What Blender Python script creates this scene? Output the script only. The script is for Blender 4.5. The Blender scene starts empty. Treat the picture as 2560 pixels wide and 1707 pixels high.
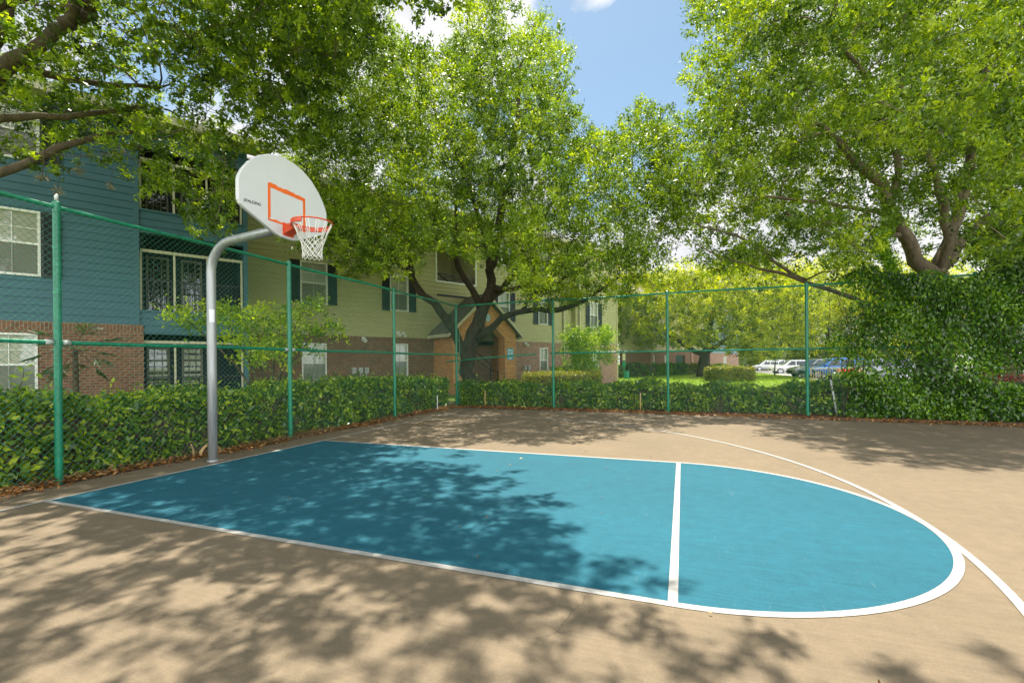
import bpy, math, random
import numpy as np
from mathutils import Vector, Matrix

R = math.radians
rng = np.random.default_rng(7)
random.seed(7)
scene = bpy.context.scene
COL = scene.collection

# ------------------------------------------------------------------ camera
CF, CYAW, CROLL, CSY = 1143.2624, .3569, -.0098, 55.7787       # focal length and shift in photograph pixels (2560 wide)
CAM = np.array([5.7116, -4.339, 1.2681])
cyw, syw, crl, srl = math.cos(CYAW), math.sin(CYAW), math.cos(CROLL), math.sin(CROLL)
cd = bpy.data.cameras.new('camera')
cam = bpy.data.objects.new('camera', cd)
COL.objects.link(cam)
cd.sensor_width = 36.0
cd.lens = CF / 2560 * 36.0
cd.shift_y = CSY / 2560
cd.clip_start = .05
cd.clip_end = 2000
_r = Vector((cyw, syw, 0)); _f = Vector((-syw, cyw, 0)); _u = Vector((0, 0, 1))
_rr = _r * crl + _u * srl
_uu = _r * -srl + _u * crl
m = Matrix((_rr, _uu, -_f)).transposed().to_4x4()
m.translation = Vector(CAM)
cam.matrix_world = m
scene.camera = cam

# ------------------------------------------------------------------ light
SUN_EL, SUN_AZ = R(73), R(-32)                                  # azimuth from +Y towards +X
SUN = np.array([math.cos(SUN_EL) * math.sin(SUN_AZ), math.cos(SUN_EL) * math.cos(SUN_AZ), math.sin(SUN_EL)])
sl = bpy.data.lights.new('sun', 'SUN')
sl.energy = 5.0
sl.angle = R(.53)
sl.color = (1, .94, .81)
so = bpy.data.objects.new('sun', sl)
COL.objects.link(so)
so.rotation_euler = Vector(-SUN).to_track_quat('-Z', 'Y').to_euler()
so.location = (0, 0, 30)
scene.view_settings.view_transform = 'Standard'
scene.view_settings.look = 'None'
scene.view_settings.exposure = 1.0
scene.view_settings.gamma = 1
scene.render.engine = 'CYCLES'
scene.cycles.use_denoising = True
scene.cycles.denoising_prefilter = 'NONE'
scene.cycles.use_adaptive_sampling = False
scene.cycles.max_bounces = 10
scene.cycles.diffuse_bounces = 5
scene.cycles.transparent_max_bounces = 12
scene.cycles.sample_clamp_indirect = 6


def ray(X, Y):
    """direction of the sight line through a point of the photograph (2352 wide overview), per metre of depth"""
    k = 2560 / 2352
    a = (X * k - 1280) / CF
    b = -(Y * k - 853.5 - CSY) / CF
    x = a * crl - b * srl
    z = a * srl + b * crl
    return np.array([x * cyw - syw, x * syw + cyw, z])


def at(X, Y, d): return CAM + ray(X, Y) * d
def hz(x, y): return -.03 if y < 9 else max(-.03 - .004 * (y - 9), -.25)
def gr0(X, Y, z=0.):
    r = ray(X, Y); return CAM + r * (z - CAM[2]) / r[2]
def gr(X, Y):
    z = -.03
    for _ in range(60):
        p = gr0(X, Y, z); z = hz(p[0], p[1])
    return p
def proj(P):
    P = np.asarray(P, float) - CAM
    x = P[..., 0] * cyw + P[..., 1] * syw; d = -P[..., 0] * syw + P[..., 1] * cyw; z = P[..., 2]
    x3 = x * crl + z * srl; z3 = -x * srl + z * crl
    d = np.where(np.abs(d) < .05, .05, d)
    k = 2560 / 2352
    return (1280 + CF * x3 / d) / k, (853.5 + CSY - CF * z3 / d) / k, d


# world: Nishita sky with broken cloud
w = bpy.data.worlds.new('World')
scene.world = w
w.use_nodes = True
nt = w.node_tree
nt.nodes.clear()
def L(tree, a, b): tree.links.new(a, b)
def math_node(tree, op, a, b=None, c=None, clamp=False):
    n = tree.nodes.new('ShaderNodeMath'); n.operation = op; n.use_clamp = clamp
    for i, v in enumerate((a, b, c)):
        if v is None: continue
        if isinstance(v, (int, float)): n.inputs[i].default_value = v
        else: tree.links.new(v, n.inputs[i])
    return n.outputs[0]
sky = nt.nodes.new('ShaderNodeTexSky')
sky.sky_type = 'NISHITA'
sky.sun_disc = False
sky.sun_elevation = SUN_EL
sky.sun_rotation = SUN_AZ
sky.air_density = 1.0
sky.dust_density = .8
sky.ozone_density = 1.0
tc = nt.nodes.new('ShaderNodeTexCoord')
mp = nt.nodes.new('ShaderNodeMapping'); mp.inputs['Scale'].default_value = (1, 1, 1.7); mp.inputs['Location'].default_value = (3.1, 1.7, .4)
L(nt, tc.outputs['Generated'], mp.inputs['Vector'])
nz = nt.nodes.new('ShaderNodeTexNoise'); nz.inputs['Scale'].default_value = 3.4; nz.inputs['Detail'].default_value = 9; nz.inputs['Roughness'].default_value = .56; nz.inputs['Distortion'].default_value = .4
L(nt, mp.outputs[0], nz.inputs['Vector'])
val = nz.outputs['Fac']
def blob(X, Y, r0, r1, amt):
    global val
    d = ray(X, Y); d /= np.linalg.norm(d)
    dn = nt.nodes.new('ShaderNodeVectorMath'); dn.operation = 'DISTANCE'
    L(nt, tc.outputs['Generated'], dn.inputs[0]); dn.inputs[1].default_value = tuple(d)
    mr = nt.nodes.new('ShaderNodeMapRange'); mr.inputs['From Min'].default_value = r1; mr.inputs['From Max'].default_value = r0
    mr.inputs['To Min'].default_value = 0; mr.inputs['To Max'].default_value = amt
    L(nt, dn.outputs['Value'], mr.inputs['Value'])
    val = math_node(nt, 'ADD', val, mr.outputs[0])
blob(1000, -20, .06, .20, .45)
blob(1395, -30, .02, .10, .38)
blob(1450, 210, .08, .24, -.50)
blob(300, 190, .05, .25, -.25)
blob(120, 60, .03, .12, .30)
blob(1750, 560, .15, .42, .17)
blob(2200, 480, .15, .40, .20)
blob(650, 330, .10, .35, .12)
rp = nt.nodes.new('ShaderNodeValToRGB')
rp.color_ramp.elements[0].position = .43; rp.color_ramp.elements[1].position = .58
L(nt, val, rp.inputs['Fac'])
nz2 = nt.nodes.new('ShaderNodeTexNoise'); nz2.inputs['Scale'].default_value = 7; nz2.inputs['Detail'].default_value = 6
L(nt, mp.outputs[0], nz2.inputs['Vector'])
cr2 = nt.nodes.new('ShaderNodeValToRGB')
cr2.color_ramp.elements[0].color = (4.6, 4.7, 5.0, 1); cr2.color_ramp.elements[1].color = (6.4, 6.4, 6.4, 1)
cr2.color_ramp.elements[0].position = .35; cr2.color_ramp.elements[1].position = .6
L(nt, nz2.outputs['Fac'], cr2.inputs['Fac'])
mx = nt.nodes.new('ShaderNodeMix'); mx.data_type = 'RGBA'
dk = nt.nodes.new('ShaderNodeMix'); dk.data_type = 'RGBA'; dk.blend_type = 'MULTIPLY'; dk.inputs['Factor'].default_value = 1
L(nt, sky.outputs[0], dk.inputs['A']); dk.inputs['B'].default_value = (.74, .79, .70, 1)
# unseen low clouds behind the camera, added and brightened to fill the shaded facades
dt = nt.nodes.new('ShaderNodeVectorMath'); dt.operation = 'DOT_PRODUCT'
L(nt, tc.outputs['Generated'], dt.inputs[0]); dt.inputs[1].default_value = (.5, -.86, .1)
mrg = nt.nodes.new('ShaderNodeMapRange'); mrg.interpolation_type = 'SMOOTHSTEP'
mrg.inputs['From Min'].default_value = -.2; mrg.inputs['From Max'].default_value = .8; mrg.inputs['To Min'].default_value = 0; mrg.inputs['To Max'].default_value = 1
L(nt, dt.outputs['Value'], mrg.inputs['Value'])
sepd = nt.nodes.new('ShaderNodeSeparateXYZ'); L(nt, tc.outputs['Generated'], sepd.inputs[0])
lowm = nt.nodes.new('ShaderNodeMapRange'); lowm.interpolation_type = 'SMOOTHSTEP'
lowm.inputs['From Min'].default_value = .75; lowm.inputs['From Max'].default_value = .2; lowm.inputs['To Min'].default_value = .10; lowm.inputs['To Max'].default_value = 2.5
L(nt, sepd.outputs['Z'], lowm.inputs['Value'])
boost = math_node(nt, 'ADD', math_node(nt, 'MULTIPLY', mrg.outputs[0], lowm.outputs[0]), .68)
highm = nt.nodes.new('ShaderNodeMapRange'); highm.interpolation_type = 'SMOOTHSTEP'
highm.inputs['From Min'].default_value = .55; highm.inputs['From Max'].default_value = .85; highm.inputs['To Max'].default_value = -.22
L(nt, sepd.outputs['Z'], highm.inputs['Value'])
val = math_node(nt, 'ADD', math_node(nt, 'ADD', val, highm.outputs[0]), math_node(nt, 'MULTIPLY', mrg.outputs[0], .2))  # more cloud behind the camera for the added fill, less overhead
L(nt, val, rp.inputs['Fac'])
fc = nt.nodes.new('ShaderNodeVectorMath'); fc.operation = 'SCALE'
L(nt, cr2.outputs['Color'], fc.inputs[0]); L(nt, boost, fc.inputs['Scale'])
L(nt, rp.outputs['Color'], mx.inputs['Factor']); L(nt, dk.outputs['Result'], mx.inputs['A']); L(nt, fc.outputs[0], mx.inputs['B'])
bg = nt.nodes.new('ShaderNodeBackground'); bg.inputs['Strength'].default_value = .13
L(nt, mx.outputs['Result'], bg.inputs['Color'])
wo = nt.nodes.new('ShaderNodeOutputWorld')
L(nt, bg.outputs[0], wo.inputs['Surface'])


# ------------------------------------------------------------------ materials
def new_mat(name):
    mt = bpy.data.materials.new(name); mt.use_nodes = True
    t = mt.node_tree; t.nodes.clear()
    out = t.nodes.new('ShaderNodeOutputMaterial')
    b = t.nodes.new('ShaderNodeBsdfPrincipled')
    t.links.new(b.outputs[0], out.inputs['Surface'])
    return mt, t, b, out
def ramp(t, fac, stops):
    r = t.nodes.new('ShaderNodeValToRGB')
    e = r.color_ramp.elements
    while len(e) < len(stops): e.new(.5)
    for i, (p, c) in enumerate(stops):
        e[i].position = p; e[i].color = (*c, 1)
    t.links.new(fac, r.inputs['Fac'])
    return r.outputs['Color']
def noise(t, scale, detail=4, rough=.5, dist=0, vec=None, stretch=None):
    n = t.nodes.new('ShaderNodeTexNoise')
    n.inputs['Scale'].default_value = scale; n.inputs['Detail'].default_value = detail
    n.inputs['Roughness'].default_value = rough; n.inputs['Distortion'].default_value = dist
    if vec is None:
        tcn = t.nodes.new('ShaderNodeTexCoord'); vec = tcn.outputs['Object']
    if stretch:
        mpn = t.nodes.new('ShaderNodeMapping'); mpn.inputs['Scale'].default_value = stretch
        t.links.new(vec, mpn.inputs['Vector']); vec = mpn.outputs[0]
    t.links.new(vec, n.inputs['Vector'])
    return n.outputs['Fac']
def mixc(t, fac, a, b, mode='MIX'):
    x = t.nodes.new('ShaderNodeMix'); x.data_type = 'RGBA'; x.blend_type = mode
    for key, v in (('Factor', fac), ('A', a), ('B', b)):
        if isinstance(v, (int, float)): x.inputs[key].default_value = v
        elif isinstance(v, tuple): x.inputs[key].default_value = (*v, 1)
        else: t.links.new(v, x.inputs[key])
    return x.outputs['Result']
def bump(t, b, h, strength=.3, dist=.02):
    n = t.nodes.new('ShaderNodeBump'); n.inputs['Strength'].default_value = strength; n.inputs['Distance'].default_value = dist
    t.links.new(h, n.inputs['Height']); t.links.new(n.outputs[0], b.inputs['Normal'])
def plain(name, c, rough=.5, metal=0., var=.12, scale=6., bmp=0., stretch=None, spec=.5):
    """paint, metal or plastic with slight uneven colour"""
    mt, t, b, o = new_mat(name)
    f = noise(t, scale, 5, .6, stretch=stretch)
    lo = tuple(x * (1 - var) for x in c); hi = tuple(min(1, x * (1 + var)) for x in c)
    t.links.new(ramp(t, f, [(.3, lo), (.7, hi)]), b.inputs['Base Color'])
    b.inputs['Roughness'].default_value = rough; b.inputs['Metallic'].default_value = metal
    b.inputs['Specular IOR Level'].default_value = spec
    if bmp: bump(t, b, f, bmp, .01)
    return mt
def leaf_mat(name, dark, mid, light, trans, tw=.45, rough=.42):
    mt, t, b, o = new_mat(name)
    a = t.nodes.new('ShaderNodeAttribute'); a.attribute_name = 'tone'
    c = ramp(t, a.outputs['Fac'], [(.0, dark), (.5, mid), (1., light)])
    t.links.new(c, b.inputs['Base Color'])
    b.inputs['Roughness'].default_value = rough
    b.inputs['Specular IOR Level'].default_value = .5
    tr = t.nodes.new('ShaderNodeBsdfTranslucent')
    t.links.new(mixc(t, 1., c, trans, 'MULTIPLY'), tr.inputs['Color'])
    ms = t.nodes.new('ShaderNodeMixShader'); ms.inputs[0].default_value = tw
    t.links.new(b.outputs[0], ms.inputs[1]); t.links.new(tr.outputs[0], ms.inputs[2])
    t.links.new(ms.outputs[0], o.inputs['Surface'])
    return mt
def brick_mat(name, c1, c2, mortar, soldier=2.242):
    mt, t, b, o = new_mat(name)
    tcn = t.nodes.new('ShaderNodeTexCoord')
    sp = t.nodes.new('ShaderNodeSeparateXYZ'); t.links.new(tcn.outputs['Object'], sp.inputs[0])
    cx = math_node(t, 'ADD', sp.outputs['X'], sp.outputs['Y'])
    cb = t.nodes.new('ShaderNodeCombineXYZ'); t.links.new(cx, cb.inputs['X']); t.links.new(sp.outputs['Z'], cb.inputs['Y'])
    br = t.nodes.new('ShaderNodeTexBrick')
    br.inputs['Scale'].default_value = 1.
    br.inputs['Brick Width'].default_value = .205; br.inputs['Row Height'].default_value = .0735; br.inputs['Mortar Size'].default_value = .006
    br.inputs['Mortar Smooth'].default_value = .2
    br.inputs['Color1'].default_value = (*c1, 1); br.inputs['Color2'].default_value = (*c2, 1); br.inputs['Mortar'].default_value = (*mortar, 1)
    t.links.new(cb.outputs[0], br.inputs['Vector'])
    # soldier course at the top of the brickwork: bricks on end
    br2 = t.nodes.new('ShaderNodeTexBrick'); br2.offset = 0
    for k_, v_ in (('Scale', 1.), ('Brick Width', .0735), ('Row Height', .215), ('Mortar Size', .006), ('Mortar Smooth', .2)): br2.inputs[k_].default_value = v_
    br2.inputs['Color1'].default_value = (*c1, 1); br2.inputs['Color2'].default_value = (*c2, 1); br2.inputs['Mortar'].default_value = (*mortar, 1)
    cb2 = t.nodes.new('ShaderNodeCombineXYZ'); t.links.new(cx, cb2.inputs['X'])
    t.links.new(math_node(t, 'SUBTRACT', sp.outputs['Z'], soldier), cb2.inputs['Y']); t.links.new(cb2.outputs[0], br2.inputs['Vector'])
    top = math_node(t, 'MULTIPLY', math_node(t, 'GREATER_THAN', sp.outputs['Z'], soldier), math_node(t, 'LESS_THAN', sp.outputs['Z'], soldier + .238))
    colr = mixc(t, top, br.outputs['Color'], br2.outputs['Color'])
    f = noise(t, 14, 5, .6)
    colr = mixc(t, .55, colr, ramp(t, f, [(.3, (.45, .42, .4)), (.7, (1.35, 1.3, 1.25))]), 'MULTIPLY')
    t.links.new(colr, b.inputs['Base Color'])
    b.inputs['Roughness'].default_value = .85
    h = t.nodes.new('ShaderNodeMix'); h.data_type = 'FLOAT'
    t.links.new(top, h.inputs['Factor']); t.links.new(br.outputs['Fac'], h.inputs['A']); t.links.new(br2.outputs['Fac'], h.inputs['B'])
    inv = math_node(t, 'SUBTRACT', 1., h.outputs['Result'])
    bump(t, b, inv, .6, .008)
    return mt
def glass_mat(name, tint=(.75, .8, .78), clear=.55):
    mt, t, b, o = new_mat(name)
    t.nodes.remove(b)
    g = t.nodes.new('ShaderNodeBsdfGlossy'); g.inputs['Roughness'].default_value = .03; g.inputs['Color'].default_value = (.9, .95, 1, 1)
    tp = t.nodes.new('ShaderNodeBsdfTransparent'); tp.inputs['Color'].default_value = (*tint, 1)
    fr = t.nodes.new('ShaderNodeFresnel'); fr.inputs['IOR'].default_value = 1.6
    ms = t.nodes.new('ShaderNodeMixShader')
    t.links.new(fr.outputs[0], ms.inputs[0]); t.links.new(tp.outputs[0], ms.inputs[1]); t.links.new(g.outputs[0], ms.inputs[2])
    t.links.new(ms.outputs[0], o.inputs['Surface'])
    return mt
def screen_mat(name, c, opacity):
    mt, t, b, o = new_mat(name)
    b.inputs['Base Color'].default_value = (*c, 1); b.inputs['Roughness'].default_value = .8
    tp = t.nodes.new('ShaderNodeBsdfTransparent')
    ms = t.nodes.new('ShaderNodeMixShader'); ms.inputs[0].default_value = opacity
    t.links.new(tp.outputs[0], ms.inputs[1]); t.links.new(b.outputs[0], ms.inputs[2]); t.links.new(ms.outputs[0], o.inputs['Surface'])
    return mt

M = {}
def court_mat(name, c, streak):
    mt, t, b, o = new_mat(name)
    big = noise(t, .55, 6, .6, .3)
    fine = noise(t, 260, 3, .7)
    mid = noise(t, 9, 6, .65, .5)
    st = noise(t, 5, 5, .6, .2, stretch=(.5, 9, 1))
    col = ramp(t, big, [(.3, tuple(x * .90 for x in c)), (.7, tuple(x * 1.10 for x in c))])
    col = mixc(t, .5, col, ramp(t, mid, [(.3, (.78, .79, .80)), (.7, (1.18, 1.17, 1.16))]), 'MULTIPLY')
    col = mixc(t, streak, col, ramp(t, st, [(.35, (.80, .80, .80)), (.65, (1.18, 1.18, 1.18))]), 'MULTIPLY')
    col = mixc(t, .45, col, ramp(t, fine, [(.3, (.75, .75, .75)), (.7, (1.22, 1.22, 1.22))]), 'MULTIPLY')
    # scattered stains and scuffs
    vz = t.nodes.new('ShaderNodeTexVoronoi'); vz.inputs['Scale'].default_value = 2.3
    tcn = t.nodes.new('ShaderNodeTexCoord'); t.links.new(tcn.outputs['Object'], vz.inputs['Vector'])
    spot = ramp(t, vz.outputs['Distance'], [(.0, (1, 1, 1)), (.035, (0, 0, 0))])
    col = mixc(t, math_node(t, 'MULTIPLY', spot, .35), col, tuple(x * .45 for x in c))
    sc = noise(t, 22, 2, .4, 2.5, stretch=(1, .12, 1))
    scf = ramp(t, sc, [(.70, (0, 0, 0)), (.74, (1, 1, 1))])
    grit = noise(t, 85, 4, .75)
    col = mixc(t, .5, col, ramp(t, grit, [(.32, (.72, .72, .72)), (.68, (1.24, 1.24, 1.24))]), 'MULTIPLY')
    col = mixc(t, math_node(t, 'MULTIPLY', scf, .05), col, (.5, .5, .48))
    t.links.new(col, b.inputs['Base Color'])
    b.inputs['Roughness'].default_value = .78; b.inputs['Specular IOR Level'].default_value = .3
    bump(t, b, fine, .25, .003)
    return mt
M['court'] = court_mat('court_tan', (.182, .139, .092), .30)
M['key'] = court_mat('court_blue', (.012, .103, .148), .42)
def line_mat():
    mt, t, b, o = new_mat('line_paint')
    f = noise(t, 30, 6, .7); f2 = noise(t, 3, 4, .6)
    col = ramp(t, f, [(.25, (.28, .272, .255)), (.5, (.375, .365, .345))])
    col = mixc(t, .5, col, ramp(t, f2, [(.3, (.8, .8, .8)), (.7, (1.1, 1.1, 1.1))]), 'MULTIPLY')
    chip = noise(t, 55, 5, .75); wear = noise(t, 2.2, 3, .6)
    cm = math_node(t, 'MULTIPLY', ramp(t, chip, [(.58, (0, 0, 0)), (.66, (1, 1, 1))]), ramp(t, wear, [(.45, (.05, .05, .05)), (.62, (.75, .75, .75))]))
    col = mixc(t, cm, col, (.16, .135, .10))
    t.links.new(col, b.inputs['Base Color']); b.inputs['Roughness'].default_value = .75
    return mt
M['line'] = line_mat()
M['crack'] = plain('crack_dirt', (.05, .04, .03), .9)
def ground_mat():
    mt, t, b, o = new_mat('lawn_ground')
    f = noise(t, .35, 5, .6); g = noise(t, 35, 4, .7)
    col = ramp(t, f, [(.35, (.14, .24, .015)), (.65, (.22, .31, .025))])
    col = mixc(t, .7, col, ramp(t, g, [(.3, (.55, .6, .5)), (.7, (1.35, 1.3, 1.2))]), 'MULTIPLY')
    t.links.new(col, b.inputs['Base Color']); b.inputs['Roughness'].default_value = .9
    bump(t, b, g, .6, .05)
    return mt
M['ground'] = ground_mat()
M['mulch'] = plain('mulch', (.11, .06, .03), .95, var=.5, scale=40, bmp=.8)
M['asphalt'] = plain('asphalt', (.16, .155, .15), .9, var=.2, scale=30, bmp=.2)
M['concrete'] = plain('concrete', (.42, .39, .34), .85, var=.15, scale=9, bmp=.1)
M['fence'] = plain('green_pipe_paint', (.004, .185, .095), .32, var=.25, scale=11, bmp=.05)
M['wire'] = plain('green_wire', (.05, .21, .14), .35, var=.3, scale=4)
M['clamp'] = plain('worn_white_clamp', (.55, .58, .55), .5, .3)
def galv():
    mt, t, b, o = new_mat('galvanised_steel')
    f = noise(t, 5, 6, .65, stretch=(9, 9, .5)); g = noise(t, 18, 5, .7)
    col = ramp(t, f, [(.3, (.24, .26, .26)), (.7, (.40, .42, .41))])
    rust = ramp(t, g, [(.66, (0, 0, 0)), (.74, (1, 1, 1))])
    col = mixc(t, math_node(t, 'MULTIPLY', rust, .35), col, (.28, .17, .08))
    t.links.new(col, b.inputs['Base Color']); b.inputs['Metallic'].default_value = .45
    t.links.new(ramp(t, f, [(.3, (.33, .33, .33)), (.7, (.5, .5, .5))]), b.inputs['Roughness'])
    return mt
M['galv'] = galv()
M['board'] = plain('board_white', (.58, .60, .60), .4, var=.03, scale=3)
M['orange'] = plain('orange_paint', (.74, .13, .012), .45, var=.1)
M['rim'] = plain('rim_paint', (.62, .07, .02), .42, var=.2, scale=20)
M['black'] = plain('black_ink', (.012, .012, .014), .5)
M['cord'] = plain('net_cord', (.80, .78, .72), .8, var=.08)
M['sticker'] = plain('sticker', (.7, .72, .74), .5, var=.05)
M['blue_siding'] = plain('blue_siding', (.042, .122, .155), .6, var=.10, scale=2.5, stretch=(.4, .4, 3))
M['olive_siding'] = plain('khaki_siding', (.43, .405, .195), .65, var=.07, scale=2.5, stretch=(.4, .4, 3))
M['recess'] = plain('recess_shade', (.014, .028, .034), .7, var=.1)  # shade of the recesses and doorway put into the wall colour
M['grey_siding'] = plain('grey_siding', (.20, .30, .32), .65, var=.07, scale=2.5)
M['brick'] = brick_mat('brown_brick', (.235, .098, .05), (.15, .068, .038), (.34, .28, .20))
M['porch_brick'] = brick_mat('orange_brick', (.60, .26, .085), (.46, .19, .06), (.58, .46, .28), 90.)
M['pink_brick'] = brick_mat('pale_brick', (.40, .22, .155), (.30, .155, .11), (.46, .38, .30))
M['white_trim'] = plain('white_trim', (.74, .74, .68), .5, var=.06)
M['cream_trim'] = plain('cream_trim', (.52, .49, .34), .55, var=.08)
M['door'] = plain('door_paint', (.22, .22, .16), .55, var=.08)
M['soffit'] = plain('soffit', (.55, .50, .30), .7, var=.06)
M['shutter'] = plain('shutter_paint', (.018, .025, .024), .5, var=.2)
M['iron'] = plain('black_iron', (.012, .013, .013), .45, var=.2)
M['dark_room'] = plain('dim_interior', (.03, .03, .028), .9)
def blind_mat():
    mt, t, b, o = new_mat('window_blind')
    tcn = t.nodes.new('ShaderNodeTexCoord')
    wv = t.nodes.new('ShaderNodeTexWave'); wv.bands_direction = 'Z'; wv.inputs['Scale'].default_value = 6.; wv.inputs['Distortion'].default_value = 0
    t.links.new(tcn.outputs['Object'], wv.inputs['Vector'])
    t.links.new(ramp(t, wv.outputs['Fac'], [(.1, (.50, .49, .40)), (.5, (.80, .78, .66))]), b.inputs['Base Color']); b.inputs['Roughness'].default_value = .7
    return mt
M['blind'] = blind_mat()
M['glass'] = glass_mat('window_glass', (.93, .95, .92))
M['screen'] = screen_mat('insect_screen', (.07, .08, .07), .38)
def shingle():
    mt, t, b, o = new_mat('roof_shingles')
    br = t.nodes.new('ShaderNodeTexBrick'); br.inputs['Scale'].default_value = 1; br.inputs['Brick Width'].default_value = .33; br.inputs['Row Height'].default_value = .14; br.inputs['Mortar Size'].default_value = .006
    br.inputs['Color1'].default_value = (.13, .115, .10, 1); br.inputs['Color2'].default_value = (.20, .18, .15, 1); br.inputs['Mortar'].default_value = (.04, .035, .03, 1)
    tcn = t.nodes.new('ShaderNodeTexCoord')
    t.links.new(tcn.outputs['Object'], br.inputs['Vector'])
    f = noise(t, 60, 3, .7)
    t.links.new(mixc(t, .6, br.outputs['Color'], ramp(t, f, [(.3, (.6, .6, .6)), (.7, (1.3, 1.3, 1.3))]), 'MULTIPLY'), b.inputs['Base Color'])
    b.inputs['Roughness'].default_value = .95
    return mt
M['shingle'] = shingle()
def bark(name, lo, hi, sc=9):
    mt, t, b, o = new_mat(name)
    f = noise(t, sc, 8, .7, .6, stretch=(1, 1, .3)); g = noise(t, 2.2, 4, .6)
    col = ramp(t, f, [(.3, lo), (.7, hi)])
    col = mixc(t, .5, col, ramp(t, g, [(.3, (.7, .72, .66)), (.7, (1.2, 1.18, 1.1))]), 'MULTIPLY')
    t.links.new(col, b.inputs['Base Color']); b.inputs['Roughness'].default_value = .92
    bump(t, b, f, .9, .04)
    return mt
M['bark'] = bark('oak_bark', (.016, .012, .008), (.075, .055, .034))
M['bark_pale'] = bark('pale_bark', (.09, .07, .05), (.27, .21, .14))
M['bark_mid'] = bark('grey_brown_bark', (.055, .042, .03), (.19, .145, .095))
M['stem'] = bark('shrub_stem', (.035, .025, .015), (.12, .085, .05), 20)
M['oak_leaf'] = leaf_mat('oak_leaf', (.020, .050, .006), (.095, .180, .014), (.31, .42, .022), (2.0, 1.8, .5), .40)
M['oak_leaf_b'] = leaf_mat('oak_leaf_bright', (.022, .056, .006), (.115, .21, .015), (.37, .48, .024), (2.0, 1.8, .5), .40)
M['hedge_leaf'] = leaf_mat('hedge_leaf', (.022, .065, .007), (.10, .20, .012), (.40, .50, .025), (2.0, 1.9, .8), .35, .3)
M['vine_leaf'] = leaf_mat('vine_leaf', (.018, .055, .006), (.062, .16, .012), (.23, .39, .022), (2.0, 2.0, .5), .32, .3)
M['lime_leaf'] = leaf_mat('lime_leaf', (.06, .14, .008), (.26, .40, .014), (.50, .58, .03), (1.7, 1.6, .6), .5)
M['yellow_hedge_leaf'] = leaf_mat('yellow_hedge_leaf', (.10, .12, .012), (.24, .25, .02), (.42, .40, .04), (1.5, 1.4, .6), .4)
M['palm_leaf'] = leaf_mat('palm_leaf', (.02, .05, .015), (.035, .085, .02), (.07, .13, .03), (1.8, 1.8, .8), .3)
M['dry_leaf'] = leaf_mat('dry_leaf', (.10, .035, .012), (.30, .125, .035), (.55, .33, .12), (1.2, 1.1, .9), .2)
M['far_leaf'] = leaf_mat('far_leaf', (.03, .06, .006), (.21, .28, .014), (.46, .50, .03), (1.9, 1.7, .5), .55)
M['grass'] = leaf_mat('grass_blade', (.14, .25, .012), (.24, .36, .018), (.38, .46, .03), (1.5, 1.5, .6), .4)
M['moss'] = leaf_mat('air_plant_leaf', (.16, .13, .07), (.32, .26, .14), (.5, .42, .25), (1.1, 1.1, 1.), .3)
M['red_petal'] = leaf_mat('red_petal', (.5, .02, .01), (.75, .04, .015), (.9, .10, .03), (1.1, .8, .8), .3)
M['wood_stake'] = plain('wood_stake', (.42, .28, .12), .8, var=.25, scale=20)
M['pvc'] = plain('white_pipe', (.62, .62, .6), .5, var=.1)
M['bin_green'] = plain('bin_green', (.006, .19, .11), .4)
M['sign_blue'] = plain('sign_blue', (.09, .34, .52), .5, var=.06)
M['sign_white'] = plain('sign_white', (.8, .82, .82), .5, var=.04)
M['bronze'] = plain('bronze_rail', (.42, .32, .17), .55, var=.2)
M['meter'] = plain('meter_grey', (.42, .43, .40), .5, var=.1)
M['tyre'] = plain('tyre_rubber', (.018, .018, .02), .8)
M['alloy'] = plain('alloy_rim', (.5, .51, .52), .35, .6)
M['car_glass'] = plain('car_glass', (.02, .03, .045), .08, 0., var=.05)
M['head'] = plain('headlight', (.6, .62, .65), .15)
M['tail'] = plain('tail_light', (.45, .02, .015), .25)
def paint(name, c, metal=.35):
    mt = plain(name, c, .28, metal, .04, 2.)
    b = [n for n in mt.node_tree.nodes if n.type == 'BSDF_PRINCIPLED'][0]
    b.inputs['Coat Weight'].default_value = .6
    return mt


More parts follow.
